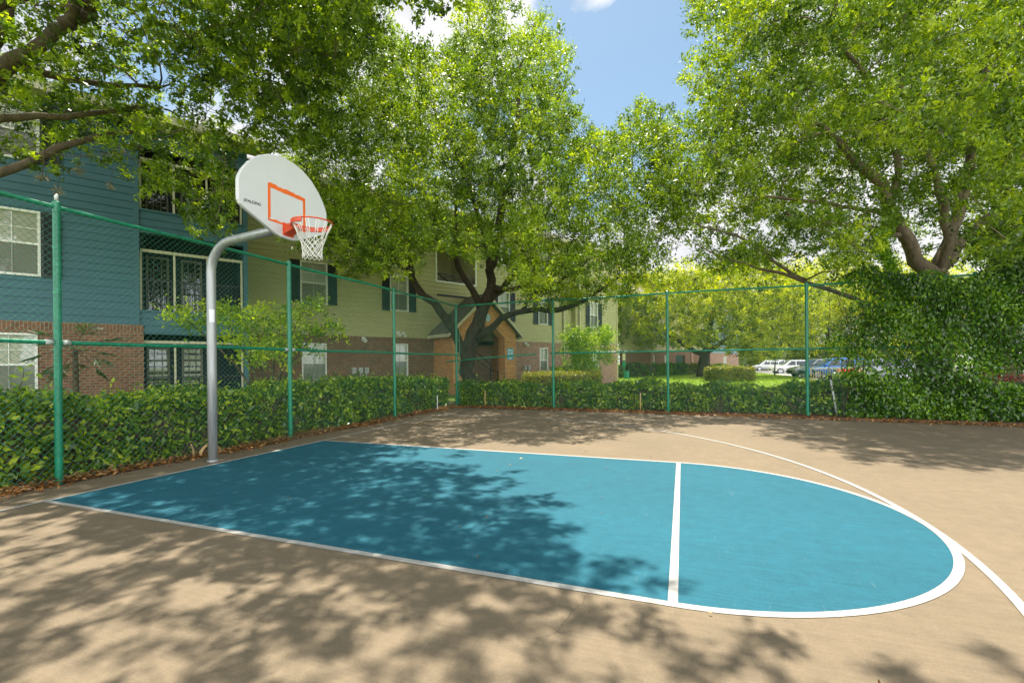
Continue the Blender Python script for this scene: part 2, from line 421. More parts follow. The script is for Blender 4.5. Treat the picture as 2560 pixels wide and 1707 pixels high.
# ------------------------------------------------------------------ mesh helpers
class MB:
    def __init__(self): self.v = []; self.f = []
    def add(self, vs, fs):
        n = len(self.v)
        self.v.extend([tuple(map(float, p)) for p in vs]); self.f.extend([tuple(i + n for i in f) for f in fs])
    def box(self, x0, x1, y0, y1, z0, z1, xf=None):
        vs = [(x, y, z) for x in (x0, x1) for y in (y0, y1) for z in (z0, z1)]
        if xf is not None: vs = [tuple(xf @ Vector(p)) for p in vs]
        self.add(vs, [(0, 1, 3, 2), (4, 6, 7, 5), (0, 4, 5, 1), (2, 3, 7, 6), (0, 2, 6, 4), (1, 5, 7, 3)])
    def tube(self, pts, rad, n=8, cap=True):
        P = np.array(pts, float); k = len(P)
        rad = np.full(k, rad, float) if np.isscalar(rad) else np.array(rad, float)
        T = np.gradient(P, axis=0); T /= np.linalg.norm(T, axis=1)[:, None] + 1e-9
        up = np.array([0, 0, 1.]) if abs(T[0][2]) < .9 else np.array([1., 0, 0])
        a = np.cross(T[0], up); a /= np.linalg.norm(a)
        vs = []
        for i in range(k):
            a = a - T[i] * (a @ T[i]); a /= np.linalg.norm(a) + 1e-9
            b = np.cross(T[i], a)
            for j in range(n):
                t = 2 * math.pi * j / n
                vs.append(P[i] + rad[i] * (math.cos(t) * a + math.sin(t) * b))
        fs = [(i * n + j, i * n + (j + 1) % n, (i + 1) * n + (j + 1) % n, (i + 1) * n + j) for i in range(k - 1) for j in range(n)]
        if cap: fs += [tuple(range(n))[::-1], tuple(range((k - 1) * n, k * n))]
        self.add(vs, fs)
    def prism(self, poly, fn, d0, d1):
        """polygon (a, b) extruded from depth d0 to d1; fn(a, b, d) gives the point"""
        n = len(poly)
        vs = [fn(a, b, d0) for a, b in poly] + [fn(a, b, d1) for a, b in poly]
        self.add(vs, [tuple(range(n))[::-1], tuple(range(n, 2 * n))] + [(i, (i + 1) % n, n + (i + 1) % n, n + i) for i in range(n)])
    def disc_cyl(self, c, axis, r, h, n=20):
        c = np.array(c, float); ax = np.array(axis, float); ax /= np.linalg.norm(ax)
        self.tube([c - ax * h / 2, c + ax * h / 2], r, n)
    def build(self, name, mat, parent=None, off=None, smooth=False):
        me = bpy.data.meshes.new(name)
        v = self.v if off is None else [(x - off[0], y - off[1], z - off[2]) for x, y, z in self.v]
        me.from_pydata(v, [], self.f); me.update()
        if smooth: me.polygons.foreach_set('use_smooth', [True] * len(me.polygons))
        me.materials.append(mat)
        return link(name, me, parent)
def link(name, me, parent=None):
    o = bpy.data.objects.new(name, me); COL.objects.link(o)
    if parent is not None: o.parent = parent
    return o
def tag(o, label, cat, group=None):
    o['label'] = label; o['category'] = cat
    if group: o['group'] = group
    return o
def kind(o, k): o['kind'] = k; return o
def thing(name, label, cat, loc=(0, 0, 0), rz=0, group=None):
    o = bpy.data.objects.new(name, None); COL.objects.link(o)
    o.location = tuple(map(float, loc)); o.rotation_euler = (0, 0, rz); o.empty_display_size = .2
    return tag(o, label, cat, group)
def big_mesh(name, V, F, mat, parent=None, tone=None, smooth=False):
    """fast mesh of equal polygons (numpy)"""
    me = bpy.data.meshes.new(name)
    nf, k = F.shape
    me.vertices.add(len(V)); me.vertices.foreach_set('co', V.astype(np.float32).ravel())
    me.loops.add(nf * k); me.loops.foreach_set('vertex_index', F.astype(np.int32).ravel())
    me.polygons.add(nf); me.polygons.foreach_set('loop_start', np.arange(0, nf * k, k, dtype=np.int32))
    if smooth: me.polygons.foreach_set('use_smooth', np.ones(nf, bool))
    me.update(calc_edges=True)
    if tone is not None:
        a = me.attributes.new('tone', 'FLOAT', 'FACE'); a.data.foreach_set('value', tone.astype(np.float32))
    me.materials.append(mat)
    return link(name, me, parent)
def unit(v): return v / (np.linalg.norm(v, axis=-1, keepdims=True) + 1e-9)
def leaves(name, P, A, ln, wd, mat, parent, off, tone, upbias=.6, fold=.18, nrm=None):
    """one diamond leaf per point P, axis A, length and width arrays"""
    n = len(P)
    if nrm is None:
        nrm = rng.normal(size=(n, 3)); nrm[:, 2] = np.abs(nrm[:, 2]) + upbias
    A = unit(A); B = unit(np.cross(nrm, A)); U = np.cross(A, B)
    ln = np.broadcast_to(ln, n)[:, None]; wd = np.broadcast_to(wd, n)[:, None]
    P = P - np.array(off)
    V = np.empty((n, 4, 3))
    V[:, 0] = P - A * ln * .5
    V[:, 1] = P - B * wd * .5 + U * wd * fold + A * ln * .05
    V[:, 2] = P + A * ln * .5
    V[:, 3] = P + B * wd * .5 + U * wd * fold + A * ln * .05
    return big_mesh(name, V.reshape(-1, 3), np.arange(4 * n).reshape(n, 4), mat, parent, np.clip(tone, 0, 1))
def in_poly(x, y, poly):
    poly = np.array(poly, float); r = np.zeros(len(x), bool); j = len(poly) - 1
    for i in range(len(poly)):
        xi, yi = poly[i]; xj, yj = poly[j]
        c = ((yi > y) != (yj > y)) & (x < (xj - xi) * (y - yi) / (yj - yi + 1e-12) + xi)
        r ^= c; j = i
    return r
def catmull(pts, step=.25):
    P = np.array(pts, float); P = np.vstack([2 * P[0] - P[1], P, 2 * P[-1] - P[-2]])
    out = []
    for i in range(1, len(P) - 2):
        n = max(2, int(np.linalg.norm(P[i + 1][:3] - P[i][:3]) / step))
        for t in np.linspace(0, 1, n, endpoint=False):
            a, b, c, d = P[i - 1], P[i], P[i + 1], P[i + 2]
            out.append(.5 * (2 * b + (c - a) * t + (2 * a - 5 * b + 4 * c - d) * t * t + (3 * b - a - 3 * c + d) * t ** 3))
    out.append(P[-2]); return np.array(out)


# ------------------------------------------------------------------ plants
LIT = np.array([gr0(*q)[:2] for q in ((1000, 1014), (1120, 1010), (1250, 1007), (1420, 1002), (1500, 985), (1700, 972), (1730, 990), (1900, 1034), (2100, 1066), (2352, 1072),
    (2800, 1100), (2800, 1568), (2330, 1568), (2080, 1510), (1800, 1455), (1400, 1425), (1290, 1375), (1260, 1300), (1170, 1195), (1010, 1130), (1060, 1064), (960, 1030))])
def sun_spot(P):
    return P[:, :2] - SUN[:2] * (P[:, 2:3] / SUN[2])
def thin(P, dmin):
    """drop points closer than dmin to one already kept"""
    keep = []; cell = {}
    for i, p in enumerate(P):
        k = tuple((p // dmin).astype(int)); ok = True
        for dx in (-1, 0, 1):
            for dy in (-1, 0, 1):
                for dz in (-1, 0, 1):
                    for j in cell.get((k[0] + dx, k[1] + dy, k[2] + dz), ()):
                        if np.linalg.norm(P[j] - p) < dmin: ok = False; break
                    if not ok: break
                if not ok: break
            if not ok: break
        if ok: keep.append(i); cell.setdefault(k, []).append(i)
    return P[keep]
def foliage(name, clumps, rad, total, ln, mat, parent, off, spread=.26, per=26, zs=.7, tone0=.45, tvar=.16, up=.5, wr=.45, avoid=None, updir=.35, wts=None):
    """leafy sprays on the outer part of every clump: a spray is a tuft of leaves round a short twig"""
    n = len(clumps); nt_ = max(1, total // per)
    ci = rng.integers(0, n, nt_) if wts is None else rng.choice(n, nt_, p=wts / wts.sum())
    d = unit(rng.normal(size=(nt_, 3)) + np.array([0, 0, .25])) * (.35 + .65 * rng.random((nt_, 1)) ** .6)
    d[:, 2] *= zs
    rr = np.broadcast_to(rad, n)[ci][:, None]
    S = clumps[ci] + d * rr
    D = unit(d * 1.2 + rng.normal(size=(nt_, 3)) * .5 + np.array([0, 0, updir]))
    ct = rng.normal(size=n) * .14
    tw = tone0 + ct[ci] + rng.normal(size=nt_) * tvar
    s = np.repeat(np.arange(nt_), per)
    t = rng.random(len(s))[:, None]
    P = S[s] + D[s] * (t - .3) * spread + rng.normal(size=(len(s), 3)) * spread * .20
    A = D[s] * .6 + rng.normal(size=(len(s), 3)) * .75
    tone = tw[s] + rng.normal(size=len(s)) * .10
    l = ln * (.45 + 1.0 * rng.random(len(s)))
    if avoid is not None:
        k = avoid(P); P, A, tone, l = P[k], A[k], tone[k], l[k]
    return leaves(name, P, A, l, l * wr, mat, parent, off, tone, up)
def wood(name, limbs, clumps, mat, parent, off, r0=.035, n=6, twigs=0, trad=.8):
    mb = MB(); nodes = []; nr = []
    for lb in limbs:
        c = catmull(lb, .3)
        wob = rng.normal(size=(len(c), 3)) * .035; wob[0] = 0
        wob *= np.clip(c[:, 3:4] / .1, .3, 1.)
        c[:, :3] += wob
        mb.tube(c[:, :3], np.maximum(c[:, 3], .006), 10 if c[0, 3] > .1 else n)
        nodes += list(c[:, :3]); nr += list(c[:, 3])
    nodes = np.array(nodes); nr = np.array(nr)
    if len(clumps):
        d0 = np.array([np.min(np.linalg.norm(nodes - c, axis=1)) for c in clumps])
        for i in np.argsort(d0):
            c = clumps[i]; dd = np.linalg.norm(nodes - c, axis=1) + np.maximum(0, nodes[:, 2] - c[2]) * .4
            j = int(np.argmin(dd)); p = nodes[j]; ln = np.linalg.norm(c - p)
            if ln < .25: continue
            k = max(3, int(ln / .35))
            t = np.linspace(0, 1, k + 1)[:, None]
            mid = (p + c) / 2 + rng.normal(size=3) * ln * .10 + np.array([0, 0, .10 * ln])
            Q = (1 - t) ** 2 * p + 2 * t * (1 - t) * mid + t * t * c
            Q[1:-1] += rng.normal(size=(k - 1, 3)) * .03
            ra = min(nr[j] * .7, r0 * (.5 + .25 * ln)); rb = max(.006, ra * .35)
            rr = np.linspace(ra, rb, k + 1)
            mb.tube(Q, rr, n if ra > .02 else 4)
            nodes = np.vstack([nodes, Q[1:]]); nr = np.concatenate([nr, rr[1:]])
        for c in clumps:
            for _ in range(twigs):
                e = c + unit(rng.normal(size=3)) * trad * np.array([1, 1, .7]) * (.5 + .6 * rng.random())
                mdl = (c + e) / 2 + rng.normal(size=3) * .08
                mb.tube([c, mdl, e], [.009, .006, .003], 3, False)
    return mb.build(name, mat, parent, off, True)
def fill(n, sampler, test, dmin):
    P = np.concatenate([(lambda q: q[test(q)])(sampler(n)) for _ in range(4)])
    return thin(P, dmin)
def px_sampler(x0, x1, y0, y1, d0, d1):
    def f(n):
        X = rng.uniform(x0, x1, n); Y = rng.uniform(y0, y1, n); D = (rng.uniform(d0 ** 3, d1 ** 3, n)) ** (1 / 3)
        k = 2560 / 2352
        a = (X * k - 1280) / CF; b = -(Y * k - 853.5 - CSY) / CF
        x = a * crl - b * srl; z = a * srl + b * crl
        return CAM + np.stack([x * cyw - syw, x * syw + cyw, z], 1) * D[:, None]
    return f
def not_lit(P, pad=0.): return ~in_poly(*sun_spot(P).T, LIT)
def pt(X, Y, d, r): return (*at(X, Y, d), r)


# ================================================================== the setting
def grid_sheet(name, xs, ys, zf, mat, test=None):
    mb = MB(); idx = {}
    for i, x in enumerate(xs):
        for j, y in enumerate(ys): idx[i, j] = len(mb.v); mb.v.append((x, y, zf(x, y)))
    for i in range(len(xs) - 1):
        for j in range(len(ys) - 1):
            mb.f.append((idx[i, j], idx[i + 1, j], idx[i + 1, j + 1], idx[i, j + 1]))
    return mb.build(name, mat)
kind(grid_sheet('ground', [-600, -200, -60, -20, 0, 20, 60, 200, 600], [-300, -60, -10, 9, 20, 30, 42.75, 60, 100, 300, 900], lambda x, y: hz(x, y) - .02, M['ground']), 'structure')
# court slab with a slightly ragged edge under the leaf litter
mb = MB()
mb.box(-.62, 24, -16, 7.62, -.14, 0)
court = kind(mb.build('court_surface', M['court']), 'structure')
mb = MB()
W2_, FTL, LW = 1.78, 5.6265, .051
th = np.linspace(-math.pi / 2, math.pi / 2, 73)
poly = [(.025, -W2_), (FTL + LW / 2, -W2_)] + [(FTL + LW / 2 + W2_ * math.cos(t), W2_ * math.sin(t)) for t in th] + [(FTL + LW / 2, W2_), (.025, W2_)]
mb.add([(x, y, .0018) for x, y in poly], [tuple(range(len(poly)))])
kind(mb.build('key_paint', M['key']), 'structure')
# white lines: two layers so that nothing shares a plane
mb = MB()
def strip(pts, wdt, z=.0035):
    P = np.array(pts, float); T = np.gradient(P, axis=0); T /= np.linalg.norm(T, axis=1)[:, None]
    Nn = np.stack([-T[:, 1], T[:, 0]], 1) * wdt / 2
    a, b = P + Nn, P - Nn; n = len(P)
    mb.add([(*p, z) for p in a] + [(*p, z) for p in b], [(n + i, n + i + 1, i + 1, i) for i in range(n - 1)])
o = W2_ + LW / 2
strip([(0, -o)] + [(x, -o) for x in np.linspace(.4, FTL, 14)] + [(FTL + .025 + o * math.cos(t), o * math.sin(t)) for t in th] + [(x, o) for x in np.linspace(FTL, .4, 14)] + [(0, o)], LW)
strip([(FTL + LW / 2, y) for y in np.linspace(-W2_ - .01, W2_ + .01, 12)], LW, .0042)
strip([(0, y) for y in np.linspace(-9, 7.25, 30)], .05, .0049)
A3 = np.linspace(-math.pi / 2, math.pi / 2, 121)
r3 = FTL + .025 + o - 1.575 + .0
strip([(x, -r3) for x in np.linspace(0, 1.5, 6)] + [(1.575 + r3 * math.cos(t), r3 * math.sin(t)) for t in A3] + [(x, r3) for x in np.linspace(1.5, 0, 6)], .05, .0056)
strip([(x, 7.25) for x in np.linspace(0, 22, 40)], .045, .0063)
kind(mb.build('court_lines', M['line']), 'structure')
mb = MB()
strip([(5.2, -1.87), (5.21, -1.95), (5.195, -1.98), (5.17, -2.04), (5.165, -2.11), (5.155, -2.16), (5.15, -2.21), (5.14, -2.25), (5.10, -2.3), (5.06, -2.33)], .0016, .0012)
strip([(8.2, 2.2), (8.5, 2.32), (8.75, 2.36), (9.3, 2.6)], .0018, .0012)
mb.build('crack', M['crack'], court)
# mulch bed under both hedges, lawn beyond, paving by the parked cars
mb = MB()
mb.add([(-3.2, -9, -.012), (-.6, -9, -.012), (-.6, 7.6, -.012), (22, 7.6, -.012), (22, 10.0, -.032), (-3.2, 10.0, -.032)], [(0, 1, 2, 5), (2, 3, 4, 5)])
kind(mb.build('planting_bed', M['mulch']), 'structure')
def flat_sheet(name, poly, lift, mat):
    mb = MB(); P = [(x, y, hz(x, y) - .02 + lift) for x, y in poly]
    mb.add(P, [tuple(range(len(P)))]); return kind(mb.build(name, mat), 'structure')
c_ = [gr(*q)[:2] for q in ((1700, 860.5), (1742, 856.5), (1790, 861.5), (1842, 868), (1889, 874.5), (1990, 884))]
lot = [tuple(c_[1]), tuple(c_[2]), tuple(c_[3]), tuple(c_[4]), (26, 26), (70, 30), (70, 130), (14, 130)]
flat_sheet('parking_lot', [(x, y) for x, y in lot], .03, M['asphalt'])
mb = MB()
walk = [np.array(q) for q in c_]
for a, b in zip(walk[1:], walk[2:]):
    t = (b - a) / np.linalg.norm(b - a); nn = np.array([t[1], -t[0]])
    if nn[0] > 0: nn = -nn
    q = [a, b, b + nn * -1.3, a + nn * -1.3]
    P = [(x, y, hz(x, y) + .04) for x, y in q] + [(x, y, hz(x, y) - .1) for x, y in q]
    mb.add(P, [(0, 1, 2, 3), (0, 4, 5, 1), (1, 5, 6, 2), (2, 6, 7, 3), (3, 7, 4, 0)])
kind(mb.build('footpath', M['concrete']), 'structure')
flat_sheet('mulch_patch', [tuple(gr(x, y)[:2]) for x, y in ((1575, 868), (1690, 868), (1700, 857), (1600, 858))], .02, M['mulch'])
# blades of grass on the lawn
n = 60000
gx = rng.uniform(-8, 26, n); gy = rng.uniform(10.2, 60, n)
px_, py_, dd_ = proj(np.stack([gx, gy, np.full(n, -.2)], 1))
k = (px_ > 1150) & (px_ < 2050)
for poly in (lot,): k &= ~in_poly(gx, gy, poly)
gx, gy = gx[k], gy[k]; n = len(gx)
P = np.stack([gx, gy, np.array([hz(a, b) for a, b in zip(gx, gy)]) + .03], 1)
A = rng.normal(size=(n, 3)) * .35 + np.array([0, 0, 1])
kind(leaves('grass', P, A, .13 * (.6 + .8 * rng.random(n)), .03, M['grass'], None, (0, 0, 0), rng.normal(.5, .22, n), 0, .1), 'stuff')
# leaf litter along the fences, a few strays on the court
n1, n2 = 9000, 5500
y1 = rng.uniform(-7, 7.9, n1); x1 = -.72 - np.abs(y1 - 1) * .008 + rng.normal(size=n1) * .12 + .16 * np.sin(y1 * 2.1) * rng.random(n1)
x2 = rng.uniform(-.9, 15, n2); y2 = 7.82 - .075 * np.clip(x2 - 1, 0, 12) + rng.normal(size=n2) * .13
xs = rng.uniform(-.5, 11, 80); ys = rng.uniform(-3.6, 7.2, 80)
X = np.concatenate([x1, x2, xs]); Y = np.concatenate([y1, y2, ys]); n = len(X)
P = np.stack([X, Y, .014 + rng.random(n) ** 3 * .05], 1); P[-80:, 2] = .016
A = rng.normal(size=(n, 3)); A[:, 2] *= .25
sz = .05 * (.5 + .9 * rng.random(n)); sz[-80:] = .012 + .03 * rng.random(80)
kind(leaves('fallen_leaves', P, A, sz, sz * .45, M['dry_leaf'], None, (0, 0, 0), rng.normal(.5, .25, n), .9, .3), 'stuff')

# ================================================================== chain link fences
FX, FY, FH, FM = -.7763, 8.2024, 3.055, 1.556
def chain(p0, p1, z0, z1, nrm, name, parent, off, sag=None, pitch=.0707, r=.0021):
    p0 = np.array(p0, float); p1 = np.array(p1, float); nrm = np.array(nrm, float); sum_[0] = 0
    LL = np.linalg.norm(p1 - p0); u = (p1 - p0) / LL
    V = []; F = []
    for fam in (1, -1):
        for k in range(int((LL + (z1 - z0)) / pitch) + 2):
            # u = k*pitch + fam-dependent*z
            us = k * pitch - (z1 - z0) if fam == 1 else k * pitch
            a = max(0, -us if fam == 1 else us - LL); b = min(z1 - z0, LL - us if fam == 1 else us)
            if b - a < .05: continue
            m_ = max(2, int((b - a) / .16))
            zz = np.linspace(a, b, m_ + 1); uu = us + fam * zz
            bulge = .012 * np.sin(uu * 2.3 + zz * 1.7) + .01 * np.sin(uu * 5.1 - zz * 3.1) + fam * .0022
            if sag is not None: bulge = bulge + sag(uu, zz)
            uu = uu + .006 * np.sin(zz * 9 + k) + .004 * np.sin(uu * 13)
            C = p0 + u * uu[:, None] + nrm * bulge[:, None]; C[:, 2] = z0 + zz
            d = np.array([u[0] * fam, u[1] * fam, 1.]) / math.sqrt(2); s = np.array([u[0], u[1], -fam * 1.]) / math.sqrt(2)
            base = sum_[0]
            for q in (nrm * r, -nrm * r * .5 + s * r * .87, -nrm * r * .5 - s * r * .87): V.append(C + q)
            kk = m_ + 1
            for i in range(m_):
                for j in range(3):
                    j2 = (j + 1) % 3
                    F.append((base + j * kk + i, base + j2 * kk + i, base + j2 * kk + i + 1, base + j * kk + i + 1))
            sum_[0] += 3 * kk
    V = np.concatenate(V) - np.array(off)
    return big_mesh(name, V, np.array(F), M['wire'], parent)
sum_ = [0]
def post(x, y, r, parent, off, h=FH + .03):
    mb = MB(); mb.tube([(x, y, -.1), (x, y, h)], r, 14)
    # domed cap and rail band
    mb.tube([(x, y, h), (x, y, h + .02), (x, y, h + .045)], [r * 1.12, r * 1.1, r * .3], 14)
    for z in (FM, FH - .05, .35, .9, 2.1, 2.6): mb.tube([(x, y, z - .012), (x, y, z + .012)], r * 1.12, 14)
    return mb.build('fence_post', M['fence'], parent, off, False)
lf = thing('chain_link_fence', 'green chain link fence running behind the basketball hoop towards the corner', 'fence', (FX, 8.2, 0), 0, 'chain link fences around the court')
off = (FX, 8.2, 0)
for y, r in ((-7.55, .04), (-4.45, .04), (-1.3472, .035), (1.8486, .036), (4.9696, .034), (8.2, .036)): post(FX, y, r, lf, off)
for nm, z in (('top_rail', FH), ('middle_rail', FM)):
    mb = MB()
    ys = np.linspace(-7.55, 8.2, 40); mb.tube([(FX + .0, y, z + .006 * math.sin(y * 1.9)) for y in ys], .024, 10)
    mb.build(nm, M['fence'], lf, off, True)
for y in (-1.3472, 1.8486):
    for dy in (-.075, .075):
        mb = MB(); mb.tube([(FX, y + dy - .035, FM), (FX, y + dy + .035, FM)], .0285, 12); mb.build('rail_sleeve', M['clamp'], lf, off, True)
mb = MB(); mb.tube([(FX, -1.3472, FH + .07), (FX, -1.3472, FH + .12), (FX + .01, -1.3472, FH + .14)], [.018, .02, .008], 8); mb.build('post_finial', M['clamp'], lf, off, True)
sag1 = lambda u, z: .16 * np.exp(-(z / .35) ** 2) * np.exp(-((u - 9.2) / .7) ** 2) + .10 * np.exp(-(z / .25) ** 2) * (.5 + .5 * np.sin(u * 2.7)) + .05 * np.exp(-((z - 1.1) / .5) ** 2) * np.exp(-((u - 8.6) / .9) ** 2)
chain((FX + .05, -7.55, 0), (FX + .05, 8.2, 0), .03, FH - .01, (1, 0, 0), 'chain_link_mesh', lf, off, sag1, .0707, .0017)
bf = thing('chain_link_fence', 'green chain link fence across the back of the court, one middle rail missing', 'fence', (FX + .5, FY, 0), 0, 'chain link fences around the court')
off = (FX + .5, FY, 0)
for x, r in ((2.2828, .034), (5.3533, .034), (8.4654, .036), (11.55, .034), (14.6, .034), (17.7, .034)): post(x, FY, r, bf, off)
mb = MB(); mb.tube([(x, FY, FH + .008 * math.sin(x * 1.3)) for x in np.linspace(FX + .04, 17.7, 40)], .023, 10); mb.build('top_rail', M['fence'], bf, off, True)
mb = MB(); mb.tube([(x, FY, FM) for x in np.linspace(2.2, 17.7, 30)], .023, 10); mb.build('middle_rail', M['fence'], bf, off, True)
mb = MB(); mb.tube([(-1.16, FY + .05, 1.345), (-.2, FY + .05, 1.425), (.8, FY + .05, 1.49), (1.76, FY + .06, 1.54)], .021, 10); lr = mb.build('loose_rail', M['fence'], bf, off, True); lr['label'] = 'broken middle rail hanging at a slant'
mb = MB(); mb.tube([(FX + .085, FY + .03, .05), (FX + .085, FY + .03, 2.3)], .01, 6)
for z in (.25, .75, 1.2, 1.55, 2.0): mb.box(FX + .03, FX + .1, FY - .045, FY + .05, z - .012, z + .012)
mb.build('tension_bar', M['fence'], bf, off)
sag2 = lambda u, z: -.10 * np.exp(-(z / .3) ** 2) * (.5 + .5 * np.sin(u * 1.9))
chain((FX + .06, FY - .05, 0), (17.7, FY - .05, 0), .03, FH - .01, (0, 1, 0), 'chain_link_mesh', bf, off, sag2, .0707, .0019)

# ================================================================== basketball hoop
hp = thing('basketball_hoop', 'basketball hoop with white fan backboard on a bent galvanised pole', 'basketball hoop', (-.199, .0, 0))
off = (-.199, 0, 0)
mb = MB()
ang = np.linspace(0, math.pi / 2 - .07, 12); rb = .40
pole = [(-.199, 0, -.05), (-.199, 0, 1.2), (-.199, 0, 2.52)] + [(-.199 + rb * (1 - math.cos(a)), 0, 2.52 + rb * math.sin(a)) for a in ang[1:]] + [(.55, 0, 2.945), (1.10, 0, 2.985)]
mb.tube(pole, .0565, 20)
mb.build('pole', M['galv'], hp, off, True)
mb = MB(); mb.tube([(-.199, 0, .0), (-.199, 0, .02), (-.199, 0, .028)], [.075, .07, .058], 20); mb.build('pole_collar', M['galv'], hp, off, True)
# sticker curved round the pole, facing the court
mb = MB(); pv = []; aa = np.linspace(R(-62), R(0), 8)
for z in (1.86, 2.03):
    pv += [(-.199 + .0578 * math.cos(a), .0578 * math.sin(a), z) for a in aa]
mb.add(pv, [(i, i + 1, 8 + i + 1, 8 + i) for i in range(7)]); stk = mb.build('sticker', M['sticker'], hp, off)
mb = MB(); pv = []; aa2 = np.linspace(R(-58), R(-38), 5)
for i, a in enumerate(aa2):
    z = 2.0 + .012 * math.sin(i * 1.3); pv += [(-.199 + .0586 * math.cos(a), .0586 * math.sin(a), z), (-.199 + .0586 * math.cos(a), .0586 * math.sin(a), z + .008)]
mb.add(pv, [(2 * i, 2 * i + 2, 2 * i + 3, 2 * i + 1) for i in range(4)]); mb.build('printed_mark', M['black'], stk)
# backboard
half = [(.0, 2.832), (.10, 2.838), (.17, 2.856), (.40, 2.955), (.60, 3.04), (.645, 3.07), (.664, 3.11), (.668, 3.16), (.668, 3.33), (.655, 3.385), (.61, 3.47), (.53, 3.58), (.40, 3.70), (.26, 3.775), (.12, 3.812), (0, 3.822)]
cy = -.012
outl = [(cy + a, b) for a, b in half] + [(cy - a, b) for a, b in half[-2:0:-1]]
def ring_loft(rings):
    n = len(rings[0]); vs = [p for r_ in rings for p in r_]
    fs = [(i * n + j, i * n + (j + 1) % n, (i + 1) * n + (j + 1) % n, (i + 1) * n + j) for i in range(len(rings) - 1) for j in range(n)]
    return vs, fs + [tuple(range(n))[::-1], tuple(range((len(rings) - 1) * n, len(rings) * n))]
cz = 3.33
def rg(x, s): return [(x, cy + (a - cy) * s, cz + (b - cz) * s) for a, b in outl]
mb = MB(); mb.add(*ring_loft([rg(1.115, .985), rg(1.122, 1.), rg(1.152, 1.), rg(1.160, .990)]))
bb = mb.build('backboard', M['board'], hp, off)
# rolled steel edge seen from behind
mb = MB(); mb.tube([(1.112, a, b) for a, b in [(cy + (a - cy) * .975, cz + (b - cz) * .975) for a, b in outl + outl[:1]]], .011, 6, False); mb.build('rolled_edge', M['galv'], bb, off, True)
mb = MB(); mb.box(1.02, 1.115, -.22, .20, 2.93, 3.04); mb.box(1.06, 1.115, -.05, .03, 3.04, 3.4); mb.build('mounting_bracket', M['galv'], hp, off)
# hand painted target square with ragged edges
sq0, sq1, sz0, sz1, sw = cy - .285, cy + .285, 2.985, 3.425, .042
def ragged(a0, a1, base, sgn, nn, amp):
    xs_ = np.linspace(a0, a1, nn); return [(x, base + sgn * amp * rng.random() * (0 if i in (0, nn - 1) else 1)) for i, x in enumerate(xs_)]
mb = MB(); X_ = 1.1612
def quadstrip(lo, hi):
    n = len(lo); mb.add([(X_, a, b) for a, b in lo] + [(X_, a, b) for a, b in hi], [(i, i + 1, n + i + 1, n + i) for i in range(n - 1)])
quadstrip(ragged(sq0, sq1, sz1 - sw, -1, 16, .006), ragged(sq0, sq1, sz1, 1, 16, .018))
quadstrip(ragged(sq0, sq1, sz0, 1, 16, .004), ragged(sq0, sq1, sz0 + sw, -1, 16, .02))
for y0 in (sq0, sq1 - .038): mb.box(X_ - .0006, X_ + .0004, y0, y0 + .038, sz0 + sw - .004, sz1 - sw + .004)
mb.build('target_square', M['orange'], bb, off)
def lettering(text, size, name, mat, parent, mtx, shear=0., depth=.0004):
    cu = bpy.data.curves.new(name, 'FONT'); cu.body = text; cu.size = size; cu.align_x = 'CENTER'; cu.align_y = 'CENTER'; cu.shear = shear; cu.extrude = depth; cu.offset = size * .012
    tmp = bpy.data.objects.new('text_source', cu); COL.objects.link(tmp)
    me = bpy.data.meshes.new_from_object(tmp.evaluated_get(bpy.context.evaluated_depsgraph_get()))
    bpy.data.objects.remove(tmp); bpy.data.curves.remove(cu)
    me.transform(mtx); me.materials.clear(); me.materials.append(mat)
    return link(name, me, parent)
def frame_m(o_, ex, ey):
    ex = Vector(ex).normalized(); ey = Vector(ey).normalized(); ez = ex.cross(ey)
    mm = Matrix((ex, ey, ez)).transposed().to_4x4(); mm.translation = Vector(o_); return mm
lettering('SPALDING', .048, 'lettering', M['black'], bb, frame_m((1.162 - off[0], -.505, 3.125), (0, 1, .06), (0, 0, 1)), .15)
# rim
RX, RZ, RR = 1.545, 2.99, .2286
mb = MB(); ta = np.linspace(0, 2 * math.pi, 49)
mb.tube([(RX + RR * math.cos(t), cy + RR * math.sin(t), RZ) for t in ta], .0095, 8, False)
tb = np.linspace(R(75), R(285), 30)
mb.tube([(RX + (RR + .004) * math.cos(t), cy + (RR + .004) * math.sin(t), RZ - .045) for t in tb], .008, 8)
nb = len(tb)
for rr_ in (RR - .004, RR + .010):
    pv = [(RX + rr_ * math.cos(t), cy + rr_ * math.sin(t), RZ) for t in tb] + [(RX + rr_ * math.cos(t), cy + rr_ * math.sin(t), RZ - .045) for t in tb]
    mb.add(pv, [(i, i + 1, nb + i + 1, nb + i) for i in range(nb - 1)])
rim = mb.build('rim', M['rim'], hp, off, True)
mb = MB(); mb.box(1.160, 1.168, cy - .075, cy + .085, 2.865, 3.02); mb.box(1.168, RX - RR + .01, cy - .065, cy + .065, 2.985, 2.999)
for s in (-1, 1):
    mb.add([(1.168, cy + s * .065, 2.985), (RX - RR + .02, cy + s * .065, 2.985), (RX - RR + .02, cy + s * .065, 2.945), (1.168, cy + s * .065, 2.88)], [(0, 1, 2, 3)])
    mb.add([(1.168, cy + s * .060, 2.985), (RX - RR + .02, cy + s * .060, 2.985), (RX - RR + .02, cy + s * .060, 2.945), (1.168, cy + s * .060, 2.88)], [(3, 2, 1, 0)])
mb.add([(1.168, cy - .065, 2.88), (1.168, cy + .065, 2.88), (RX - RR + .02, cy + .065, 2.945), (RX - RR + .02, cy - .065, 2.945)], [(0, 1, 2, 3)])
for y_ in (-.05, .06):
    for z_ in (2.885, 3.0): mb.disc_cyl((1.171, cy + y_, z_), (1, 0, 0), .008, .008, 8)
mb.build('rim_bracket', M['rim'], rim, off)
